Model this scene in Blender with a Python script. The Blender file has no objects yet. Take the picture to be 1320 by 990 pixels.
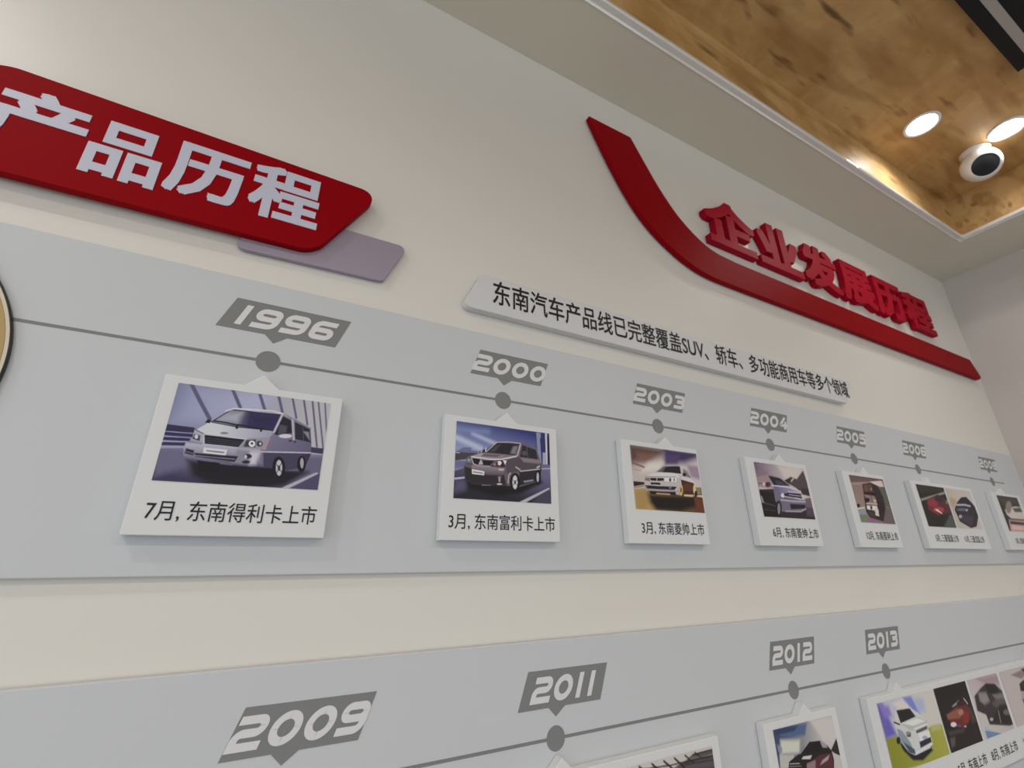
import bpy, bmesh, math, random
import numpy as np
from mathutils import Vector, Matrix

S = bpy.context.scene
COL = S.collection
PI = math.pi
K = 0.65          # metres per wall unit (distance from the camera to the wall)
H = 1.60          # camera height above the floor


def W(u, v, t=0.0):
    """wall coordinates -> world: u along the wall, v up from eye level, t out from the wall"""
    return Vector((K * u, K * (1 - t), H + K * v))


def hexlin(h, k=1.0):
    c = [int(h[i:i + 2], 16) / 255 for i in (0, 2, 4)]
    return tuple(k * (x / 12.92 if x <= .04045 else ((x + .055) / 1.055) ** 2.4) for x in c)


# ------------------------------------------------------------------ camera
cam_d = bpy.data.cameras.new('camera')
cam_d.sensor_width = 36
cam_d.lens = 587.48 / 1320 * 36
cam_d.clip_start = .02
cam_d.dof.use_dof = True
cam_d.dof.focus_distance = .62
cam_d.dof.aperture_fstop = 7.0
cam = bpy.data.objects.new('camera', cam_d)
COL.objects.link(cam)
yaw, tilt, roll = 0.481389, 0.367288, -0.002473
fwd = Vector((math.sin(yaw) * math.cos(tilt), math.cos(yaw) * math.cos(tilt), math.sin(tilt)))
rgt = fwd.cross(Vector((0, 0, 1))).normalized()
upv = rgt.cross(fwd)
R_ = rgt * math.cos(roll) + upv * math.sin(roll)
U_ = -rgt * math.sin(roll) + upv * math.cos(roll)
cam.matrix_world = Matrix(((R_.x, U_.x, -fwd.x, 0), (R_.y, U_.y, -fwd.y, 0), (R_.z, U_.z, -fwd.z, H), (0, 0, 0, 1)))
S.camera = cam

# ------------------------------------------------------------------ world, exposure
wld = bpy.data.worlds.new('daylight')
S.world = wld
wld.use_nodes = True
bg = wld.node_tree.nodes['Background']
bg.inputs[0].default_value = (.94, .975, 1.0, 1)
bg.inputs[1].default_value = 0.70
S.view_settings.view_transform = 'Standard'
S.view_settings.look = 'None'
S.view_settings.gamma = 1
S.view_settings.use_curve_mapping = False
S.view_settings.exposure = 0.44
DOWN_W = 3.2      # watts of each ceiling downlight; the two by the wall are dimmed


# ------------------------------------------------------------------ materials
def mat(name, col, rough=.5, spec=.5, metal=0.0, bump=None, coat=0.0):
    m = bpy.data.materials.new(name)
    m.use_nodes = True
    nt = m.node_tree
    b = nt.nodes['Principled BSDF']
    if isinstance(col, str):
        col = hexlin(col)
    b.inputs['Base Color'].default_value = (*col[:3], 1)
    b.inputs['Roughness'].default_value = rough
    b.inputs['Specular IOR Level'].default_value = spec
    b.inputs['Metallic'].default_value = metal
    b.inputs['Coat Weight'].default_value = coat
    # a touch of procedural unevenness so that nothing is perfectly flat
    tc = nt.nodes.new('ShaderNodeTexCoord')
    nz = nt.nodes.new('ShaderNodeTexNoise')
    sc, st, dist = bump or (40, .04, .002)
    nz.inputs['Scale'].default_value = sc
    nz.inputs['Detail'].default_value = 3
    nt.links.new(tc.outputs['Object'], nz.inputs['Vector'])
    bp = nt.nodes.new('ShaderNodeBump')
    bp.inputs['Strength'].default_value = st
    bp.inputs['Distance'].default_value = dist
    nt.links.new(nz.outputs['Fac'], bp.inputs['Height'])
    nt.links.new(bp.outputs['Normal'], b.inputs['Normal'])
    return m


def emit(name, col, strength):
    m = bpy.data.materials.new(name)
    m.use_nodes = True
    b = m.node_tree.nodes['Principled BSDF']
    b.inputs['Base Color'].default_value = (.9, .9, .9, 1)
    b.inputs['Emission Color'].default_value = (*col, 1)
    b.inputs['Emission Strength'].default_value = strength
    return m


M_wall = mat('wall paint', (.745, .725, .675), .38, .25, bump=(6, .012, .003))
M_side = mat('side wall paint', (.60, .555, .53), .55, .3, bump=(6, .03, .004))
M_soffit = mat('soffit paint', (.68, .64, .535), .5, .3, bump=(8, .03, .004))
M_floor = mat('floor tile', (.22, .22, .22), .3, .5)
M_panel = mat('panel board', (.585, .61, .635), .42, .22)
M_board = mat('photo board', (.72, .735, .745), .42, .25)
M_edge = mat('board edge', (.74, .735, .73), .6, .3)
M_grey = mat('grey print', '808282', .5, .3)
M_digit = mat('pale print', (.72, .72, .74), .5, .3)
M_black = mat('black print', (.012, .012, .013), .5, .3)
M_red = mat('red acrylic', (.275, .002, .006), .5, .04)
M_red_char = mat('red letter acrylic', (.38, .004, .020), .5, .05)
M_white_letter = mat('white vinyl', (.56, .57, .68), .45, .4)
M_silver = mat('silver acrylic', (.355, .31, .39), .36, .4, metal=.2)
M_plaque = mat('white acrylic', (.68, .68, .69), .4, .3)
M_trim = mat('aluminium bead', (.84, .83, .80), .13, .6, metal=.2)
M_white = mat('white plastic', (.80, .79, .77), .3, .5)
M_dark = mat('black plastic', (.010, .010, .012), .35, .5)
M_blackmetal = mat('black painted metal', (.006, .006, .007), .55, .25)
M_diff = mat('grey diffuser', (.40, .37, .345), .5, .4)
M_gold = mat('brushed gold', (.40, .29, .13), .4, .5, metal=.6)
M_cream = mat('cream bezel', (.66, .60, .46), .35, .5)
M_lens = emit('lamp lens', (1, .97, .92), 14.0)

# printed pictures: colours of the print are stored on the print itself
M_print = bpy.data.materials.new('photo print')
M_print.use_nodes = True
_nt = M_print.node_tree
_b = _nt.nodes['Principled BSDF']
_a = _nt.nodes.new('ShaderNodeAttribute')
_a.attribute_name = 'print_colour'
_nt.links.new(_a.outputs['Color'], _b.inputs['Base Color'])
_b.inputs['Roughness'].default_value = .45
_b.inputs['Specular IOR Level'].default_value = .3


def wood():
    m = bpy.data.materials.new('strand board wood')
    m.use_nodes = True
    nt = m.node_tree
    N = nt.nodes.new
    b = nt.nodes['Principled BSDF']
    b.inputs['Roughness'].default_value = .5
    b.inputs['Specular IOR Level'].default_value = .3
    tc = N('ShaderNodeTexCoord')
    def ramp(stops):
        r = N('ShaderNodeValToRGB')
        e = r.color_ramp.elements
        e[0].position, e[0].color = stops[0][0], (*hexlin(stops[0][1]), 1)
        e[1].position, e[1].color = stops[-1][0], (*hexlin(stops[-1][1]), 1)
        for p_, c_ in stops[1:-1]:
            x = e.new(p_)
            x.color = (*hexlin(c_), 1)
        return r
    # broad mottling
    n1 = N('ShaderNodeTexNoise')
    n1.inputs['Scale'].default_value = 7
    n1.inputs['Detail'].default_value = 5
    n1.inputs['Roughness'].default_value = .6
    n1.inputs['Distortion'].default_value = .6
    nt.links.new(tc.outputs['Object'], n1.inputs['Vector'])
    r1 = ramp([(.30, 'b48c54'), (.5, 'c49e68'), (.7, 'd2b078')])
    nt.links.new(n1.outputs['Fac'], r1.inputs['Fac'])
    # strands: stretched noise at two angles
    last = r1.outputs['Color']
    for ang, sc, lo, hi, colr, fac in ((35, 9, .52, .66, '9c743e', .55), (-50, 13, .56, .68, '966e3c', .55), (80, 17, .65, .74, '6e4a26', .75), (10, 13, .67, .76, '5e4020', .85)):
        mp = N('ShaderNodeMapping')
        mp.inputs['Rotation'].default_value = (0, 0, math.radians(ang))
        mp.inputs['Scale'].default_value = (.32, 1.5, 1.0)
        nt.links.new(tc.outputs['Object'], mp.inputs['Vector'])
        n2 = N('ShaderNodeTexNoise')
        n2.inputs['Scale'].default_value = sc
        n2.inputs['Detail'].default_value = 2
        nt.links.new(mp.outputs['Vector'], n2.inputs['Vector'])
        mr = N('ShaderNodeMapRange')
        mr.inputs['From Min'].default_value = lo
        mr.inputs['From Max'].default_value = hi
        mr.inputs['To Max'].default_value = fac
        nt.links.new(n2.outputs['Fac'], mr.inputs['Value'])
        mx = N('ShaderNodeMix')
        mx.data_type = 'RGBA'
        nt.links.new(mr.outputs['Result'], mx.inputs[0])
        nt.links.new(last, mx.inputs[6])
        mx.inputs[7].default_value = (*hexlin(colr), 1)
        last = mx.outputs[2]
    nt.links.new(last, b.inputs['Base Color'])
    return m


M_wood = wood()


# ------------------------------------------------------------------ helpers
def link(name, me, m, parent=None):
    o = bpy.data.objects.new(name, me)
    COL.objects.link(o)
    if m is not None and not me.materials:
        me.materials.append(m)
    if parent is not None:
        o.parent = parent
        o.matrix_parent_inverse = Matrix.Identity(4)
        o.location = -parent.location
    return o


def from_bm(name, bm, m, parent=None, smooth=False):
    bmesh.ops.recalc_face_normals(bm, faces=bm.faces[:])
    me = bpy.data.meshes.new(name)
    if smooth:
        for f in bm.faces:
            f.smooth = True
    bm.to_mesh(me)
    bm.free()
    return link(name, me, m, parent)


def tag(o, label=None, cat=None, group=None, kind=None):
    if label: o['label'] = label
    if cat: o['category'] = cat
    if group: o['group'] = group
    if kind: o['kind'] = kind
    return o


def thing(name, label, cat, loc, group=None):
    o = bpy.data.objects.new(name, None)
    o.empty_display_size = .02
    o.location = loc
    COL.objects.link(o)
    return tag(o, label, cat, group)


def prism_bm(outline, t0, t1, bevel=0.0, bm=None, seg=2):
    """outline in wall units, extruded out of the wall from t0 to t1 (wall units)"""
    own = bm is None
    if own:
        bm = bmesh.new()
    back = [bm.verts.new(W(u, v, t0)) for u, v in outline]
    front = [bm.verts.new(W(u, v, t1)) for u, v in outline]
    n = len(outline)
    bm.faces.new(back)
    ff = bm.faces.new(front)
    for i in range(n):
        bm.faces.new((back[i], back[(i + 1) % n], front[(i + 1) % n], front[i]))
    if bevel and own:
        bmesh.ops.recalc_face_normals(bm, faces=bm.faces[:])
        bmesh.ops.bevel(bm, geom=list(ff.edges), offset=bevel, segments=seg, affect='EDGES', profile=.5, clamp_overlap=True)
    return bm


def prism(name, outline, t0, t1, m, parent=None, bevel=0.0):
    return from_bm(name, prism_bm(outline, t0, t1, bevel), m, parent)


def box_bm(lo, hi, bm=None):
    bm = bm or bmesh.new()
    x0, y0, z0 = lo
    x1, y1, z1 = hi
    v = [bm.verts.new(c) for c in ((x0, y0, z0), (x1, y0, z0), (x1, y1, z0), (x0, y1, z0), (x0, y0, z1), (x1, y0, z1), (x1, y1, z1), (x0, y1, z1))]
    for f in ((0, 1, 2, 3), (4, 5, 6, 7), (0, 1, 5, 4), (1, 2, 6, 5), (2, 3, 7, 6), (3, 0, 4, 7)):
        bm.faces.new([v[i] for i in f])
    return bm


def rounded(pts, r, seg=6, closed=True):
    """fillet the corners of a polygon or polyline; r is one radius or one per corner"""
    n = len(pts)
    rr = r if isinstance(r, (list, tuple)) else [r] * n
    out = []
    for i in range(n):
        p = Vector(pts[i])
        if (not closed and i in (0, n - 1)) or rr[i] <= 0:
            out.append(tuple(p))
            continue
        a = (Vector(pts[i - 1]) - p)
        b = (Vector(pts[(i + 1) % n]) - p)
        la, lb = a.length, b.length
        a.normalize(); b.normalize()
        ang = a.angle(b)
        d = min(rr[i] / math.tan(ang / 2), la * .499, lb * .499)
        p0, p1 = p + a * d, p + b * d
        for k in range(seg + 1):
            s = k / seg
            # quadratic curve through the corner is close enough to an arc here
            w = .72
            q = ((1 - s) ** 2 * p0 + 2 * w * s * (1 - s) * p + s ** 2 * p1) / ((1 - s) ** 2 + 2 * w * s * (1 - s) + s ** 2)
            out.append((q.x, q.y))
    return out


def spline(pts, n=8):
    """Catmull-Rom curve through the points"""
    P = [Vector(p) for p in pts]
    P = [P[0] * 2 - P[1]] + P + [P[-1] * 2 - P[-2]]
    out = []
    for i in range(1, len(P) - 2):
        a, b, c, d = P[i - 1:i + 3]
        for k in range(n):
            s = k / n
            q = .5 * (2 * b + (c - a) * s + (2 * a - 5 * b + 4 * c - d) * s * s + (3 * b - a - 3 * c + d) * s ** 3)
            out.append((q.x, q.y))
    out.append((P[-2].x, P[-2].y))
    return out


def revolve_bm(profile, axis_o, axis_z, seg=48, bm=None):
    """profile: (radius, height) along axis_z from axis_o"""
    bm = bm or bmesh.new()
    z = Vector(axis_z).normalized()
    x = z.orthogonal().normalized()
    y = z.cross(x)
    o = Vector(axis_o)
    rings = []
    for r, h in profile:
        if r < 1e-6:
            rings.append([bm.verts.new(o + z * h)])
        else:
            rings.append([bm.verts.new(o + z * h + (x * math.cos(2 * PI * k / seg) + y * math.sin(2 * PI * k / seg)) * r) for k in range(seg)])
    for A, B in zip(rings, rings[1:]):
        for k in range(seg):
            k2 = (k + 1) % seg
            if len(A) == 1 and len(B) == 1:
                continue
            if len(A) == 1:
                bm.faces.new((A[0], B[k], B[k2]))
            elif len(B) == 1:
                bm.faces.new((A[k], A[k2], B[0]))
            else:
                bm.faces.new((A[k], A[k2], B[k2], B[k]))
    return bm


def glyphs(text):
    """2-D outline mesh of a line of text from Blender's own font: coordinates and polygons, front cap only"""
    c = bpy.data.curves.new('glyphs', 'FONT')
    c.body = text
    c.size = 1
    c.resolution_u = 3
    o = bpy.data.objects.new('glyphs', c)
    COL.objects.link(o)
    dg = bpy.context.evaluated_depsgraph_get()
    dg.update()
    me = bpy.data.meshes.new_from_object(o.evaluated_get(dg))
    co = np.array([v.co[:2] for v in me.vertices])
    fc = [tuple(p.vertices) for p in me.polygons]
    bpy.data.objects.remove(o)
    bpy.data.curves.remove(c)
    bpy.data.meshes.remove(me)
    return co, fc


def lettering(name, text, rect, t0, t1, m, parent=None, bold=0.0, sides=True):
    """text fitted into rect (u0, v0, u1, v1); bold = stroke widening in em"""
    co, fc = glyphs(text)
    lo, hi = co.min(0) - bold, co.max(0) + bold
    su = (rect[2] - rect[0]) / (hi[0] - lo[0])
    sv = (rect[3] - rect[1]) / (hi[1] - lo[1])
    verts, faces = [], []
    shifts = [(0, 0)]
    if bold:
        shifts += [(bold * a, bold * b) for a, b in ((1, 1), (-1, -1), (1, -1), (-1, 1), (1, 0), (-1, 0), (0, 1), (0, -1))]
    cnt = {}
    for f in fc:
        for a, b in zip(f, f[1:] + f[:1]):
            cnt[(min(a, b), max(a, b))] = cnt.get((min(a, b), max(a, b)), 0) + 1
    for si, (dx, dy) in enumerate(shifts):
        dx, dy = dx * (1 - .013 * si), dy * (1 - .013 * si)
        base = len(verts)
        t1s = t1 - si * .00002
        uv = [(rect[0] + (x + dx - lo[0]) * su, rect[1] + (y + dy - lo[1]) * sv) for x, y in co]
        verts += [W(u, v, t1s) for u, v in uv]
        n = len(uv)
        faces += [tuple(base + i for i in f) for f in fc]
        if sides:
            verts += [W(u, v, t0) for u, v in uv]
            for f in fc:
                for a, b in zip(f, f[1:] + f[:1]):
                    if cnt[(min(a, b), max(a, b))] == 1:
                        faces.append((base + b, base + a, base + n + a, base + n + b))
    me = bpy.data.meshes.new(name)
    me.from_pydata([tuple(v) for v in verts], [], faces)
    me.update()
    return link(name, me, m, parent)


# --- the year digits: wide rounded strokes, open at the ends
def digit_paths(d):
    h = .125
    r, e = .30, 1 - h
    if d == '0': return [([(h, h), (e, h), (e, e), (h, e)], True, .42)]
    if d == '1': return [([(.5, 0), (.5, 1)], False, 0)]
    if d == '2': return [([(.06, e), (e, e), (e, .5), (h, .5), (h, h), (1, h)], False, [0, r, .2, .3, 0, 0])]
    if d == '3': return [([(.06, e), (e, e), (e, .53), (.3, .53)], False, .2), ([(.3, .5), (e, .5), (e, h), (.06, h)], False, .24)]
    if d == '4': return [([(.62, 1), (h, .32), (1, .32)], False, .05), ([(.72, 0), (.72, .66)], False, 0)]
    if d == '5': return [([(.96, e), (h, e), (h, .57), (e, .57), (e, h), (.04, h)], False, [0, .03, .03, .25, .25, 0])]
    if d == '6': return [([(.98, e), (h, e), (h, .38)], False, .42), ([(h, h), (e, h), (e, .51), (h, .51)], True, .2)]
    if d == '9': return [([(.02, h), (e, h), (e, .62)], False, .42), ([(h, .49), (e, .49), (e, e), (h, e)], True, .2)]
    if d == '8': return [([(h, h), (e, h), (e, .53), (h, .53)], True, .24), ([(h, .5), (e, .5), (e, e), (h, e)], True, .24)]


def stroke(bm, pts, closed, half, fn, t):
    n = len(pts)
    L, Rr = [], []
    for i in range(n):
        p = Vector(pts[i])
        if closed:
            a, b = Vector(pts[i - 1]), Vector(pts[(i + 1) % n])
        else:
            a, b = Vector(pts[max(i - 1, 0)]), Vector(pts[min(i + 1, n - 1)])
        d1 = (p - a); d2 = (b - p)
        d1 = d1.normalized() if d1.length > 1e-9 else d2.normalized()
        d2 = d2.normalized() if d2.length > 1e-9 else d1
        tn = (d1 + d2).normalized()
        nn = Vector((-tn.y, tn.x))
        k = half / max(.5, nn.dot(Vector((-d1.y, d1.x))))
        L.append(bm.verts.new(W(*fn(p + nn * k), t)))
        Rr.append(bm.verts.new(W(*fn(p - nn * k), t)))
    for i in range(n if closed else n - 1):
        j = (i + 1) % n
        bm.faces.new((Rr[i], Rr[j], L[j], L[i]))


# --- printed pictures: flat colour art, painted area by area
def paint(ops, asp, rows):
    nx, ny = max(8, int(rows * asp)), rows
    X, Y = np.meshgrid(np.linspace(0, asp, nx), np.linspace(0, 1, ny))
    img = np.ones((ny, nx, 3)) * .5
    px = 1.0 / rows

    def segd(pts, closed):
        d = np.full(X.shape, 9.0)
        q = pts + pts[:1] if closed else pts
        for (ax, ay), (bx, by) in zip(q, q[1:]):
            vx, vy = bx - ax, by - ay
            s = np.clip(((X - ax) * vx + (Y - ay) * vy) / max(vx * vx + vy * vy, 1e-12), 0, 1)
            d = np.minimum(d, np.hypot(X - ax - s * vx, Y - ay - s * vy))
        return d

    for op in ops:
        kind, col, pts, soft = op[:4]
        if pts is None:
            a = np.ones(X.shape)
        else:
            q = [(x * asp, y) for x, y in pts]
            if kind == 'P':
                ins = np.zeros(X.shape, bool)
                for (ax, ay), (bx, by) in zip(q, q[1:] + q[:1]):
                    if ay != by:
                        ins ^= ((ay > Y) != (by > Y)) & (X < (bx - ax) * (Y - ay) / (by - ay) + ax)
                sd = segd(q, True) * np.where(ins, 1, -1)
            else:
                sd = op[4] / 2 - segd(q, False)
            w = max(soft, px)
            a = np.clip(.5 + sd / w, 0, 1)
            a = a * a * (3 - 2 * a)
        if isinstance(col, tuple):
            c1, c2 = np.array(hexlin(col[0])), np.array(hexlin(col[1]))
            (ax, ay), (bx, by) = [(x * asp, y) for x, y in col[2:]]
            vx, vy = bx - ax, by - ay
            s = np.clip(((X - ax) * vx + (Y - ay) * vy) / max(vx * vx + vy * vy, 1e-12), 0, 1)[..., None]
            c = c1 * (1 - s) + c2 * s
        else:
            c = np.array(hexlin(col))
        img = img * (1 - a[..., None]) + c * a[..., None]
    return np.clip(img ** 1.12 * PRINT_GAIN, 0, .85)


PRINT_GAIN = 1.30


def photograph(art, rect, t, rows, parent, label):
    asp = (rect[2] - rect[0]) / (rect[3] - rect[1])
    img = paint(ART[art], asp, rows)
    ny, nx = img.shape[:2]
    us, vs = np.linspace(rect[0], rect[2], nx), np.linspace(rect[3], rect[1], ny)
    verts = [tuple(W(u, v, t)) for v in vs for u in us]
    faces = [(j * nx + i, (j + 1) * nx + i, (j + 1) * nx + i + 1, j * nx + i + 1) for j in range(ny - 1) for i in range(nx - 1)]
    # a thin rim ties the print to the board
    n0 = len(verts)
    cs = [(rect[0], rect[3]), (rect[0], rect[1]), (rect[2], rect[1]), (rect[2], rect[3])]
    verts += [tuple(W(u, v, t - .0004)) for u, v in cs]
    faces.append((n0, n0 + 3, n0 + 2, n0 + 1))
    me = bpy.data.meshes.new('photograph')
    me.from_pydata(verts, [], faces)
    ca = me.color_attributes.new('print_colour', 'FLOAT_COLOR', 'POINT')
    rgba = np.ones((len(verts), 4), np.float32)
    rgba[:ny * nx, :3] = img.reshape(-1, 3)
    ca.data.foreach_set('color', rgba.ravel())
    me.update()
    o = link('photograph', me, M_print, parent)
    o['label'] = label
    return o


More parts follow.
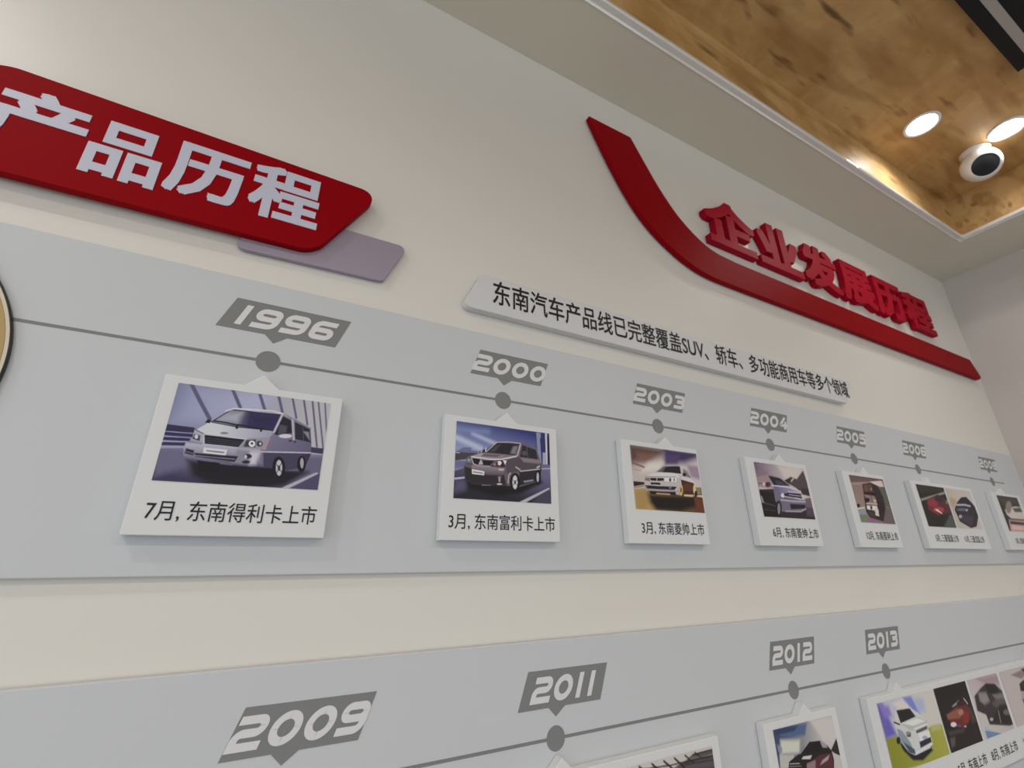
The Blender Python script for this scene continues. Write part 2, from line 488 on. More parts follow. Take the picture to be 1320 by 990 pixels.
ART = {
 'silver_van': [
  ('P',('7c809f','b4b2b8',(0.017,0.117),(0.89,0.226)),None,0.0),
  ('P',('8f94b4','a8acc6',(0.003,0.023),(0.443,0.232)),[(0.05,-0.005),(0.607,-0.027),(0.538,0.229),(0.152,0.404),(0.007,0.448)],0.2437),
  ('L','5f5d7c',[(0.071,-0.011),(0.149,0.166),(0.23,0.342)],0.0122,0.0366),
  ('L','5f5d7c',[(0.327,-0.006),(0.399,0.184)],0.0122,0.0335),
  ('L','5f5d7c',[(0.5,-0.009),(0.555,0.171)],0.0122,0.0305),
  ('L','5f5d7c',[(0.629,-0.006),(0.674,0.175)],0.0122,0.0274),
  ('L','5f5d7c',[(0.726,-0.003),(0.775,0.223)],0.0122,0.0213),
  ('L','5f5d7c',[(0.807,0.005),(0.859,0.284)],0.0122,0.0198),
  ('L','5f5d7c',[(0.868,0.0),(0.95,0.524)],0.0122,0.0198),
  ('L','5f5d7c',[(0.91,-0.006),(0.995,0.534)],0.0122,0.0168),
  ('L','5f5d7c',[(0.959,-0.006),(1.026,0.529)],0.0122,0.0152),
  ('P',('8c89a2','403b58',(0.399,0.611),(0.363,1.008)),[(-0.031,0.676),(0.128,0.654),(0.907,0.614),(1.042,0.611),(1.06,1.035),(-0.031,1.075)],0.0),
  ('P','6d6a86',[(-0.003,0.704),(0.149,0.681),(0.194,0.822),(0.013,0.96),(-0.02,0.85)],0.1066),
  ('P','6a6680',[(0.899,0.632),(1.043,0.619),(1.029,0.812),(0.806,0.902)],0.0914),
  ('P','524d6c',[(0.978,0.818),(1.05,0.81),(1.059,1.019),(0.783,1.044)],0.0457),
  ('P','353152',[(-0.01,0.443),(0.158,0.45),(0.158,0.509),(-0.015,0.516)],0.0061),
  ('P','9a9bb6',[(-0.011,0.515),(0.153,0.507),(0.13,0.668),(-0.02,0.692)],0.0),
  ('L','35315a',[(-0.027,0.542),(0.149,0.535)],0.0061,0.0366),
  ('L','35315a',[(-0.028,0.593),(0.138,0.579)],0.0061,0.0335),
  ('L','35315a',[(-0.028,0.646),(0.133,0.627)],0.0061,0.0335),
  ('P','3e3a5a',[(0.878,0.532),(1.036,0.539),(1.042,0.601),(0.875,0.596)],0.0),
  ('P','1d1826',[(0.163,0.782),(0.679,0.791),(0.855,0.8),(0.917,0.817),(0.776,0.975),(0.631,1.027),(0.348,1.024),(0.21,0.937)],0.0914),
  ('P','b0acb6',[(0.729,1.025),(0.972,0.811),(0.991,0.82),(0.785,1.02)],0.0046),
  ('P',('7a7690','665f7a',(0.659,0.439),(0.882,0.667)),[(0.662,0.2),(0.746,0.237),(0.884,0.322),(0.909,0.497),(0.915,0.613),(0.888,0.674),(0.877,0.766),(0.856,0.809),(0.759,0.82),(0.699,0.804),(0.619,0.806),(0.568,0.648),(0.617,0.496)],0.0),
  ('P','47425c',[(0.601,0.646),(0.915,0.61),(0.888,0.674),(0.877,0.766),(0.759,0.82),(0.619,0.806)],0.0091),
  ('P','3a3550',[(0.862,0.621),(0.917,0.613),(0.891,0.756),(0.872,0.766)],0.0061),
  ('L','beb9cc',[(0.585,0.636),(0.776,0.615),(0.911,0.6)],0.0046,0.0122),
  ('P','26222f',[(0.679,0.22),(0.745,0.258),(0.766,0.4),(0.664,0.441),(0.646,0.428)],0.0),
  ('P','544f60',[(0.67,0.32),(0.721,0.327),(0.724,0.403),(0.672,0.429)],0.0305),
  ('L','aeaabc',[(0.752,0.25),(0.783,0.47)],0.0,0.0228),
  ('P','2c2838',[(0.77,0.27),(0.882,0.335),(0.904,0.484),(0.792,0.463)],0.0),
  ('P','8a8698',[(0.836,0.365),(0.878,0.366),(0.895,0.465)],0.0213),
  ('L','55505f',[(0.831,0.315),(0.85,0.473)],0.0,0.0076),
  ('L','8a8698',[(0.681,0.19),(0.8,0.264),(0.889,0.326)],0.0046,0.0122),
  ('P','c9c7d0',[(0.767,0.434),(0.765,0.443),(0.756,0.452),(0.742,0.459),(0.725,0.464),(0.709,0.465),(0.694,0.463),(0.684,0.457),(0.679,0.448),(0.682,0.439),(0.69,0.43),(0.704,0.423),(0.72,0.418),(0.737,0.417),(0.752,0.419),(0.763,0.425)],0.0091),
  ('P','4a465a',[(0.778,0.485),(0.778,0.49),(0.775,0.495),(0.77,0.498),(0.764,0.501),(0.758,0.501),(0.753,0.498),(0.749,0.495),(0.747,0.49),(0.748,0.485),(0.75,0.48),(0.755,0.476),(0.761,0.474),(0.768,0.474),(0.773,0.476),(0.777,0.48)],0.0),
  ('P','4a465a',[(0.803,0.492),(0.803,0.498),(0.802,0.505),(0.799,0.508),(0.795,0.51),(0.791,0.509),(0.788,0.507),(0.785,0.502),(0.783,0.496),(0.784,0.489),(0.785,0.484),(0.788,0.479),(0.792,0.478),(0.796,0.478),(0.799,0.481),(0.802,0.486)],0.0),
  ('P',('c4c9d0','9c9bb2',(0.301,0.407),(0.615,0.48)),[(0.229,0.37),(0.399,0.397),(0.559,0.408),(0.646,0.408),(0.628,0.464),(0.494,0.497),(0.433,0.597),(0.219,0.519),(0.159,0.484),(0.216,0.404)],0.0),
  ('P',('94959f','35315a',(0.305,0.31),(0.471,0.309)),[(0.346,0.214),(0.667,0.205),(0.639,0.393),(0.407,0.397),(0.245,0.374)],0.0),
  ('P','a4a6b4',[(0.319,0.275),(0.423,0.22),(0.403,0.355),(0.292,0.345)],0.0914),
  ('P','2f2b52',[(0.484,0.257),(0.656,0.238),(0.63,0.361),(0.517,0.374)],0.0609),
  ('L','1f1c2b',[(0.346,0.217),(0.668,0.209),(0.639,0.393),(0.407,0.397),(0.245,0.374),(0.346,0.217)],0.003,0.0107),
  ('L','1c1a26',[(0.263,0.359),(0.331,0.363),(0.387,0.375),(0.451,0.373)],0.0,0.0168),
  ('L','1c1a26',[(0.404,0.371),(0.639,0.396)],0.0,0.0122),
  ('P','1c1a26',[(0.413,0.399),(0.413,0.407),(0.412,0.413),(0.409,0.418),(0.406,0.42),(0.402,0.419),(0.399,0.415),(0.396,0.409),(0.394,0.402),(0.394,0.395),(0.396,0.388),(0.398,0.384),(0.401,0.382),(0.405,0.382),(0.408,0.386),(0.411,0.392)],0.0),
  ('P','1c1a26',[(0.566,0.406),(0.566,0.413),(0.565,0.418),(0.563,0.422),(0.561,0.424),(0.558,0.423),(0.555,0.42),(0.552,0.415),(0.551,0.409),(0.551,0.403),(0.552,0.397),(0.554,0.393),(0.557,0.392),(0.56,0.392),(0.562,0.395),(0.565,0.4)],0.0),
  ('P','1c1a26',[(0.208,0.39),(0.219,0.351),(0.242,0.352),(0.238,0.388)],0.0),
  ('L','cfced8',[(0.315,0.24),(0.364,0.2),(0.61,0.175),(0.681,0.192)],0.003,0.0137),
  ('L','b4b1c2',[(0.675,0.214),(0.644,0.409)],0.0,0.0228),
  ('P','1b1926',[(0.221,0.51),(0.471,0.52),(0.439,0.611),(0.231,0.607)],0.0),
  ('L','4a485c',[(0.227,0.545),(0.453,0.552)],0.0,0.0061),
  ('L','4a485c',[(0.23,0.566),(0.444,0.571)],0.0,0.0061),
  ('L','4a485c',[(0.233,0.586),(0.436,0.589)],0.0,0.0061),
  ('L','c0c0cc',[(0.231,0.604),(0.218,0.507),(0.473,0.517)],0.003,0.0122),
  ('L','b4b2c0',[(0.228,0.611),(0.44,0.617)],0.003,0.0137),
  ('P','a6a6b4',[(0.161,0.471),(0.216,0.508),(0.225,0.596),(0.156,0.583)],0.0),
  ('P','45435a',[(0.164,0.517),(0.201,0.526),(0.204,0.584),(0.159,0.567)],0.0076),
  ('P','c9c9d4',[(0.189,0.54),(0.19,0.549),(0.189,0.556),(0.186,0.561),(0.182,0.563),(0.178,0.562),(0.175,0.558),(0.171,0.552),(0.169,0.544),(0.169,0.535),(0.171,0.528),(0.173,0.523),(0.176,0.521),(0.181,0.522),(0.185,0.526),(0.188,0.533)],0.0061),
  ('L','2a2838',[(0.162,0.468),(0.217,0.505)],0.0,0.0076),
  ('P','96939f',[(0.476,0.519),(0.625,0.468),(0.613,0.612),(0.448,0.61)],0.0),
  ('P','3a3848',[(0.479,0.528),(0.538,0.509),(0.543,0.596),(0.47,0.6)],0.0183),
  ('P','d8d8e0',[(0.538,0.557),(0.539,0.571),(0.535,0.582),(0.53,0.591),(0.522,0.595),(0.515,0.593),(0.507,0.587),(0.501,0.577),(0.498,0.563),(0.498,0.55),(0.501,0.538),(0.507,0.53),(0.514,0.526),(0.522,0.527),(0.53,0.534),(0.535,0.544)],0.0061),
  ('P','34324a',[(0.526,0.556),(0.526,0.561),(0.525,0.566),(0.523,0.569),(0.52,0.571),(0.516,0.571),(0.514,0.568),(0.511,0.564),(0.51,0.558),(0.51,0.553),(0.511,0.548),(0.513,0.545),(0.516,0.543),(0.519,0.544),(0.522,0.546),(0.525,0.55)],0.0046),
  ('P','3c3a4a',[(0.587,0.549),(0.587,0.562),(0.583,0.572),(0.577,0.58),(0.57,0.584),(0.562,0.583),(0.554,0.577),(0.549,0.568),(0.546,0.556),(0.546,0.544),(0.549,0.533),(0.555,0.524),(0.562,0.521),(0.571,0.522),(0.578,0.528),(0.584,0.538)],0.0076),
  ('P','c9c9d2',[(0.578,0.551),(0.578,0.556),(0.577,0.561),(0.575,0.564),(0.572,0.566),(0.569,0.565),(0.567,0.563),(0.565,0.558),(0.564,0.553),(0.563,0.547),(0.564,0.542),(0.567,0.539),(0.569,0.538),(0.572,0.538),(0.575,0.541),(0.577,0.545)],0.0046),
  ('L','b88a84',[(0.623,0.486),(0.599,0.608)],0.0061,0.0137),
  ('P',('aeadbe','5c586e',(0.399,0.611),(0.404,0.795)),[(0.129,0.611),(0.232,0.616),(0.436,0.624),(0.584,0.623),(0.587,0.79),(0.55,0.807),(0.422,0.795),(0.262,0.772),(0.136,0.754),(0.124,0.672)],0.0),
  ('P','c4c1d0',[(0.517,0.648),(0.577,0.644),(0.569,0.773),(0.529,0.786)],0.0609),
  ('P','8a8799',[(0.438,0.636),(0.511,0.64),(0.51,0.781),(0.42,0.778)],0.0457),
  ('P','2a2738',[(0.19,0.707),(0.451,0.704),(0.436,0.766),(0.204,0.744)],0.0091),
  ('L','8a889c',[(0.198,0.733),(0.433,0.739)],0.0,0.0076),
  ('P','2f2c3e',[(0.138,0.667),(0.186,0.682),(0.19,0.734),(0.138,0.72)],0.0122),
  ('L','6c6a80',[(0.135,0.698),(0.191,0.716)],0.0,0.0091),
  ('L','6f6c84',[(0.143,0.759),(0.263,0.776),(0.423,0.799)],0.0046,0.0122),
  ('P','cfced6',[(0.238,0.644),(0.376,0.647),(0.375,0.707),(0.239,0.699)],0.003),
  ('L','757384',[(0.259,0.674),(0.359,0.679)],0.0046,0.0137),
  ('P','2a2738',[(0.534,0.692),(0.534,0.702),(0.529,0.711),(0.521,0.717),(0.512,0.721),(0.502,0.72),(0.493,0.716),(0.487,0.709),(0.484,0.7),(0.485,0.69),(0.489,0.681),(0.496,0.674),(0.506,0.671),(0.516,0.672),(0.525,0.676),(0.531,0.683)],0.0061),
  ('P','c0bece',[(0.505,0.701),(0.505,0.708),(0.504,0.715),(0.502,0.719),(0.498,0.721),(0.495,0.72),(0.491,0.716),(0.489,0.711),(0.487,0.704),(0.487,0.696),(0.488,0.69),(0.491,0.686),(0.494,0.684),(0.497,0.685),(0.501,0.689),(0.503,0.694)],0.0046),
  ('P','2a2738',[(0.53,0.754),(0.529,0.76),(0.524,0.767),(0.516,0.771),(0.506,0.774),(0.497,0.774),(0.488,0.771),(0.482,0.767),(0.479,0.76),(0.481,0.754),(0.485,0.748),(0.493,0.743),(0.502,0.74),(0.512,0.74),(0.521,0.743),(0.527,0.748)],0.0061),
  ('P','131018',[(0.759,0.784),(0.76,0.83),(0.756,0.869),(0.745,0.896),(0.73,0.907),(0.713,0.899),(0.697,0.876),(0.684,0.839),(0.676,0.794),(0.674,0.749),(0.678,0.709),(0.689,0.681),(0.704,0.67),(0.721,0.677),(0.737,0.701),(0.751,0.738)],0.0061),
  ('P','bcbac4',[(0.74,0.789),(0.742,0.822),(0.74,0.849),(0.736,0.869),(0.729,0.876),(0.72,0.87),(0.711,0.853),(0.703,0.826),(0.699,0.794),(0.696,0.762),(0.698,0.734),(0.703,0.715),(0.71,0.707),(0.719,0.712),(0.727,0.73),(0.735,0.757)],0.0046),
  ('P','4a4656',[(0.728,0.794),(0.729,0.806),(0.728,0.816),(0.726,0.824),(0.723,0.826),(0.719,0.824),(0.716,0.817),(0.713,0.808),(0.711,0.796),(0.71,0.784),(0.711,0.773),(0.713,0.766),(0.716,0.764),(0.72,0.766),(0.723,0.772),(0.726,0.782)],0.0046),
  ('L','35313f',[(0.699,0.756),(0.742,0.838)],0.0,0.0076),
  ('L','35313f',[(0.73,0.737),(0.709,0.85)],0.0,0.0076),
  ('P','131018',[(0.893,0.728),(0.894,0.762),(0.891,0.792),(0.883,0.813),(0.872,0.821),(0.86,0.815),(0.849,0.798),(0.839,0.77),(0.834,0.736),(0.832,0.701),(0.836,0.671),(0.843,0.65),(0.854,0.641),(0.866,0.647),(0.878,0.665),(0.887,0.694)],0.0061),
  ('P','a4a2ae',[(0.877,0.72),(0.878,0.742),(0.878,0.761),(0.875,0.775),(0.871,0.78),(0.866,0.776),(0.861,0.764),(0.857,0.745),(0.853,0.723),(0.852,0.701),(0.852,0.682),(0.855,0.669),(0.859,0.664),(0.864,0.668),(0.869,0.679),(0.874,0.698)],0.0046),
  ('P','131018',[(0.218,0.778),(0.351,0.787),(0.358,0.894),(0.245,0.892)],0.0091),
  ('P','17131d',[(0.346,0.805),(0.685,0.803),(0.696,0.898),(0.388,0.938)],0.0244),
  ('P','808094',[(0.361,0.473),(0.36,0.478),(0.355,0.483),(0.347,0.486),(0.338,0.489),(0.328,0.49),(0.32,0.489),(0.314,0.486),(0.312,0.481),(0.313,0.476),(0.318,0.472),(0.326,0.467),(0.335,0.464),(0.344,0.464),(0.353,0.465),(0.359,0.468)],0.0046),
 ],
 'grey_minivan': [
  ('P',('343978','8f98bc',(0.314,-0.065),(0.263,0.413)),None,0.0),
  ('L','b4bed4',[(-0.002,0.22),(0.242,0.333)],0.0839,0.0699),
  ('L','aab6d0',[(0.167,0.146),(0.396,0.245)],0.0699,0.0503),
  ('L','7f8cb8',[(-0.006,0.112),(0.316,0.094)],0.1258,0.0559),
  ('P','6c7196',[(0.074,0.346),(0.153,0.334),(0.154,0.371),(0.224,0.374),(0.225,0.431),(-0.014,0.427)],0.014),
  ('P','47464a',[(-0.014,0.418),(0.253,0.399),(0.179,0.477),(-0.01,0.531)],0.0112),
  ('L','b0aeb0',[(-0.009,0.426),(0.04,0.422)],0.0042,0.0112),
  ('P','6e6f96',[(-0.011,0.529),(0.152,0.516),(0.137,0.652),(-0.015,0.67)],0.0),
  ('P','8486a4',[(-0.017,0.622),(0.108,0.607),(0.092,0.681),(-0.014,0.693)],0.0419),
  ('P',('6e6a8a','2a2834',(0.516,0.531),(0.478,0.934)),[(-0.015,0.67),(0.1,0.608),(0.846,0.47),(1.041,0.452),(1.045,1.041),(-0.027,1.078)],0.0),
  ('P','5a5874',[(0.015,0.773),(0.139,0.76),(0.107,0.894),(-0.014,0.951)],0.1118),
  ('P','4a465a',[(0.924,0.821),(1.031,0.798),(1.025,1.017),(0.774,1.022)],0.0559),
  ('P','8b8fae',[(0.848,0.008),(0.899,0.006),(0.908,0.463),(0.867,0.441)],0.0),
  ('P','34336a',[(0.89,0.091),(0.955,0.01),(0.955,0.457),(0.904,0.463)],0.0),
  ('P','a6a8bc',[(0.919,0.293),(0.952,0.288),(0.951,0.457),(0.915,0.462)],0.0084),
  ('P','c4c4d0',[(0.951,0.004),(0.975,-0.0),(0.975,0.454),(0.955,0.457)],0.007),
  ('P','1e1d34',[(0.974,0.063),(1.021,-0.029),(1.013,0.456),(0.971,0.462)],0.0),
  ('P','5b5c88',[(0.823,0.198),(0.851,0.166),(0.851,0.437),(0.825,0.413)],0.0112),
  ('L','a4a2ba',[(0.898,0.527),(1.018,0.509)],0.0084,0.0196),
  ('P','b4b4c8',[(-0.004,0.749),(0.102,0.722),(0.11,0.744),(-0.003,0.773)],0.007),
  ('P','b4b0ba',[(0.639,1.007),(0.978,0.781),(0.988,0.799),(0.709,1.008)],0.007),
  ('P','15141a',[(0.103,0.764),(0.615,0.799),(0.884,0.683),(0.91,0.719),(0.655,0.894),(0.421,0.951),(0.142,0.867)],0.0699),
  ('P','6b6169',[(0.415,0.222),(0.659,0.19),(0.754,0.202),(0.849,0.255),(0.874,0.353),(0.901,0.457),(0.902,0.563),(0.862,0.698),(0.656,0.801),(0.516,0.793),(0.325,0.804),(0.177,0.81),(0.102,0.755),(0.09,0.585),(0.121,0.458),(0.253,0.389),(0.319,0.315)],0.0),
  ('P','564d57',[(0.506,0.456),(0.638,0.386),(0.899,0.443),(0.898,0.537),(0.657,0.591),(0.516,0.633)],0.028),
  ('P','857c86',[(0.658,0.396),(0.889,0.405),(0.894,0.458),(0.699,0.457)],0.0335),
  ('P','2f2a34',[(0.09,0.591),(0.304,0.645),(0.487,0.637),(0.516,0.793),(0.177,0.814),(0.102,0.757)],0.028),
  ('P','2c2831',[(0.652,0.599),(0.9,0.537),(0.868,0.691),(0.656,0.782)],0.0112),
  ('P',('a49aa2','7f747c',(0.253,0.439),(0.536,0.426)),[(0.248,0.396),(0.456,0.385),(0.629,0.381),(0.516,0.457),(0.254,0.473),(0.146,0.457)],0.0),
  ('P','6a6068',[(0.281,0.4),(0.456,0.392),(0.417,0.429),(0.253,0.439)],0.0168),
  ('L','cfc6ce',[(0.16,0.459),(0.349,0.467),(0.456,0.452),(0.622,0.388)],0.007,0.0182),
  ('P','26242c',[(0.43,0.226),(0.656,0.211),(0.609,0.374),(0.456,0.375),(0.302,0.379),(0.394,0.252)],0.0),
  ('P','807c88',[(0.587,0.255),(0.64,0.24),(0.612,0.36),(0.556,0.355)],0.0363),
  ('P','4a4852',[(0.396,0.277),(0.455,0.242),(0.397,0.355),(0.339,0.364)],0.0419),
  ('L','b4afba',[(0.305,0.369),(0.415,0.222),(0.536,0.2),(0.67,0.198)],0.0042,0.0112),
  ('L','b8b2bc',[(0.667,0.216),(0.633,0.376)],0.0042,0.0182),
  ('P','2b2832',[(0.688,0.219),(0.841,0.266),(0.86,0.398),(0.66,0.391)],0.0),
  ('L','5a5660',[(0.737,0.245),(0.749,0.399)],0.0,0.0126),
  ('P','56525c',[(0.742,0.329),(0.739,0.343),(0.732,0.355),(0.722,0.364),(0.71,0.368),(0.698,0.367),(0.688,0.361),(0.682,0.351),(0.679,0.338),(0.682,0.324),(0.688,0.312),(0.699,0.303),(0.711,0.299),(0.723,0.299),(0.733,0.305),(0.74,0.316)],0.007),
  ('L','706a76',[(0.691,0.208),(0.849,0.252)],0.0,0.0084),
  ('P','2c2a36',[(0.264,0.355),(0.29,0.332),(0.296,0.373),(0.267,0.389)],0.0),
  ('L','ccd0dc',[(0.301,0.318),(0.298,0.367)],0.0042,0.0126),
  ('P','2c2a36',[(0.235,0.366),(0.248,0.366),(0.245,0.392),(0.234,0.392)],0.0),
  ('P','17151b',[(0.166,0.476),(0.246,0.48),(0.225,0.553),(0.185,0.543)],0.0),
  ('P','17151b',[(0.269,0.49),(0.388,0.479),(0.343,0.551),(0.276,0.551)],0.0),
  ('P','b4b0b8',[(0.25,0.478),(0.276,0.541),(0.229,0.552)],0.0042),
  ('L','b0a8b0',[(0.157,0.478),(0.181,0.551),(0.227,0.568),(0.345,0.563)],0.0056,0.014),
  ('P','3a2c34',[(0.407,0.472),(0.518,0.449),(0.502,0.549),(0.356,0.559)],0.0042),
  ('P','8a8088',[(0.37,0.537),(0.417,0.474),(0.427,0.492),(0.399,0.552)],0.0084),
  ('P','ece8ec',[(0.464,0.502),(0.462,0.514),(0.457,0.525),(0.45,0.533),(0.442,0.536),(0.434,0.534),(0.427,0.529),(0.422,0.519),(0.42,0.508),(0.422,0.496),(0.427,0.486),(0.433,0.478),(0.442,0.475),(0.45,0.476),(0.457,0.481),(0.462,0.491)],0.0084),
  ('P','ded6da',[(0.476,0.46),(0.518,0.462),(0.502,0.523)],0.007),
  ('P','5a242c',[(0.427,0.515),(0.427,0.525),(0.424,0.535),(0.42,0.541),(0.416,0.544),(0.412,0.542),(0.408,0.537),(0.405,0.528),(0.404,0.518),(0.405,0.507),(0.407,0.497),(0.411,0.491),(0.415,0.488),(0.42,0.49),(0.424,0.495),(0.427,0.504)],0.007),
  ('P','201a20',[(0.48,0.53),(0.479,0.539),(0.477,0.546),(0.472,0.552),(0.467,0.554),(0.462,0.553),(0.457,0.549),(0.454,0.542),(0.453,0.533),(0.454,0.524),(0.457,0.517),(0.461,0.511),(0.467,0.508),(0.472,0.509),(0.476,0.514),(0.479,0.521)],0.0056),
  ('P','6f737e',[(0.115,0.477),(0.159,0.487),(0.159,0.549),(0.116,0.552)],0.0042),
  ('P','a4a4b0',[(0.146,0.504),(0.146,0.509),(0.143,0.514),(0.139,0.518),(0.134,0.52),(0.129,0.52),(0.125,0.517),(0.122,0.513),(0.121,0.507),(0.121,0.501),(0.124,0.496),(0.128,0.492),(0.133,0.491),(0.138,0.491),(0.142,0.494),(0.145,0.498)],0.007),
  ('L','24222a',[(0.115,0.555),(0.16,0.551)],0.0,0.0084),
  ('P',('968a92','4d454e',(0.322,0.556),(0.323,0.692)),[(0.163,0.569),(0.36,0.566),(0.492,0.575),(0.483,0.665),(0.323,0.68),(0.162,0.637)],0.0112),
  ('P','bcb0b8',[(0.495,0.585),(0.493,0.591),(0.486,0.597),(0.475,0.601),(0.462,0.604),(0.449,0.605),(0.439,0.602),(0.431,0.599),(0.429,0.593),(0.431,0.587),(0.438,0.581),(0.449,0.577),(0.462,0.574),(0.475,0.573),(0.485,0.575),(0.493,0.579)],0.0112),
  ('P','dad8da',[(0.165,0.619),(0.289,0.634),(0.287,0.686),(0.167,0.68)],0.0028),
  ('L','84828a',[(0.181,0.653),(0.271,0.661)],0.007,0.0182),
  ('P','ccc4c8',[(0.471,0.782),(0.469,0.786),(0.463,0.79),(0.454,0.793),(0.444,0.795),(0.433,0.795),(0.425,0.794),(0.419,0.791),(0.417,0.787),(0.419,0.782),(0.425,0.778),(0.433,0.775),(0.444,0.773),(0.454,0.773),(0.463,0.775),(0.469,0.777)],0.007),
  ('P','96726c',[(0.462,0.692),(0.461,0.698),(0.457,0.703),(0.451,0.707),(0.443,0.709),(0.436,0.709),(0.43,0.706),(0.425,0.701),(0.424,0.696),(0.425,0.69),(0.429,0.685),(0.436,0.681),(0.443,0.679),(0.451,0.679),(0.457,0.682),(0.461,0.686)],0.0084),
  ('P','b0a8ac',[(0.453,0.728),(0.453,0.739),(0.45,0.749),(0.447,0.756),(0.443,0.758),(0.44,0.756),(0.436,0.75),(0.435,0.741),(0.434,0.729),(0.434,0.718),(0.436,0.709),(0.44,0.701),(0.443,0.699),(0.447,0.701),(0.45,0.707),(0.452,0.716)],0.014),
  ('L','8a828a',[(0.269,0.814),(0.353,0.809)],0.0056,0.0084),
  ('P','111016',[(0.662,0.734),(0.657,0.781),(0.645,0.821),(0.626,0.848),(0.605,0.859),(0.584,0.852),(0.566,0.828),(0.554,0.791),(0.55,0.745),(0.554,0.699),(0.566,0.658),(0.584,0.629),(0.606,0.618),(0.628,0.624),(0.646,0.649),(0.658,0.688)],0.007),
  ('P','c8c6ce',[(0.634,0.742),(0.631,0.777),(0.625,0.808),(0.616,0.829),(0.605,0.837),(0.595,0.831),(0.586,0.812),(0.58,0.782),(0.578,0.747),(0.58,0.711),(0.586,0.681),(0.595,0.659),(0.606,0.651),(0.617,0.657),(0.626,0.676),(0.631,0.706)],0.007),
  ('P','4a4852',[(0.615,0.744),(0.614,0.753),(0.612,0.761),(0.609,0.767),(0.605,0.77),(0.602,0.768),(0.599,0.763),(0.597,0.755),(0.597,0.745),(0.597,0.736),(0.599,0.727),(0.602,0.722),(0.605,0.719),(0.609,0.721),(0.612,0.726),(0.614,0.734)],0.0056),
  ('L','3a3842',[(0.584,0.714),(0.627,0.779)],0.0,0.0084),
  ('L','3a3842',[(0.628,0.709),(0.584,0.783)],0.0,0.0084),
  ('L','b8b2ba',[(0.534,0.759),(0.541,0.656),(0.558,0.626)],0.0056,0.014),
  ('L','a8a2ac',[(0.617,0.539),(0.659,0.568)],0.0084,0.0224),
  ('L','b8b4bc',[(0.665,0.588),(0.876,0.534)],0.0056,0.014),
  ('P','111016',[(0.892,0.649),(0.889,0.69),(0.881,0.726),(0.869,0.75),(0.856,0.759),(0.844,0.753),(0.833,0.731),(0.826,0.697),(0.824,0.656),(0.828,0.616),(0.836,0.58),(0.847,0.555),(0.86,0.545),(0.873,0.552),(0.884,0.574),(0.89,0.608)],0.007),
  ('P','b4b2bc',[(0.869,0.648),(0.867,0.674),(0.864,0.696),(0.859,0.711),(0.854,0.717),(0.849,0.712),(0.844,0.698),(0.842,0.677),(0.841,0.651),(0.843,0.625),(0.846,0.602),(0.851,0.587),(0.856,0.582),(0.862,0.586),(0.866,0.6),(0.868,0.622)],0.0056),
  ('L','bcb8c0',[(0.85,0.516),(0.877,0.493)],0.007,0.021),
  ('P','928ea0',[(0.696,0.717),(0.805,0.685),(0.805,0.706),(0.706,0.739)],0.0084),
 ],
 'silver_sedan': [
  ('P',('bcb2b0','c4bcc0',(0.016,0.285),(0.966,0.294)),None,0.0),
  ('P','5f4644',[(-0.035,-0.034),(0.528,-0.004),(0.455,0.117),(0.187,0.242),(-0.03,0.316)],0.2056),
  ('P','7f5f56',[(0.087,0.105),(0.35,0.105),(0.244,0.241),(0.074,0.25)],0.1423),
  ('P','443760',[(0.483,-0.038),(1.039,-0.04),(1.022,0.076),(0.801,0.191),(0.478,0.235)],0.174),
  ('P','54456e',[(0.519,0.08),(0.744,0.046),(0.673,0.222),(0.5,0.245)],0.0949),
  ('P','d4cfc8',[(0.242,0.254),(0.455,0.225),(0.393,0.366),(0.114,0.426)],0.1423),
  ('P','9a8a9c',[(0.823,0.216),(1.002,0.22),(1.022,0.454),(0.86,0.418)],0.0949),
  ('L','84605a',[(0.005,0.286),(0.167,0.34)],0.0221,0.0285),
  ('L','b09a94',[(-0.004,0.39),(0.117,0.4)],0.0316,0.0221),
  ('P','33241c',[(-0.019,0.578),(0.155,0.58),(0.145,0.641),(-0.029,0.693)],0.019),
  ('L','b4a89c',[(-0.016,0.674),(0.146,0.623)],0.0127,0.0158),
  ('P',('b89c68','5c3a24',(0.076,0.855),(0.938,0.865)),[(-0.029,0.705),(0.158,0.668),(1.03,0.751),(1.039,1.042),(-0.037,1.056)],0.0),
  ('P','a58c5c',[(0.002,0.715),(0.155,0.7),(0.219,0.844),(0.117,0.998),(-0.002,1.006)],0.0949),
  ('P','1b1612',[(0.184,0.747),(0.88,0.738),(0.882,0.908),(0.625,1.015),(0.28,1.012),(0.203,0.894)],0.1423),
  ('P','70402a',[(0.876,0.765),(1.014,0.78),(1.01,0.978),(0.871,0.987)],0.0949),
  ('P','8a8464',[(0.911,0.585),(1.0,0.582),(0.998,0.69),(0.917,0.698)],0.0079),
  ('L','2c2418',[(0.997,0.582),(0.994,0.701),(0.907,0.709)],0.0063,0.0142),
  ('L','c4bc90',[(0.894,0.73),(1.006,0.74)],0.0095,0.019),
  ('P','b9b5b8',[(0.336,0.406),(0.647,0.385),(0.702,0.435),(0.676,0.545),(0.688,0.748),(0.542,0.715),(0.167,0.689),(0.151,0.6),(0.166,0.497),(0.271,0.433)],0.0079),
  ('P','cfcccd',[(0.336,0.406),(0.653,0.39),(0.69,0.44),(0.571,0.466),(0.176,0.483),(0.271,0.433)],0.0127),
  ('L','7a7478',[(0.178,0.487),(0.429,0.464),(0.622,0.445)],0.0079,0.0095),
  ('P','231d28',[(0.478,0.288),(0.706,0.252),(0.712,0.383),(0.58,0.392),(0.343,0.401),(0.413,0.343)],0.0127),
  ('P','6a6468',[(0.331,0.406),(0.448,0.293),(0.496,0.28),(0.425,0.395)],0.0474),
  ('L','a9a4a8',[(0.46,0.284),(0.595,0.257),(0.725,0.251)],0.0063,0.0142),
  ('L','d4d0d2',[(0.337,0.404),(0.58,0.388),(0.72,0.393)],0.0063,0.0127),
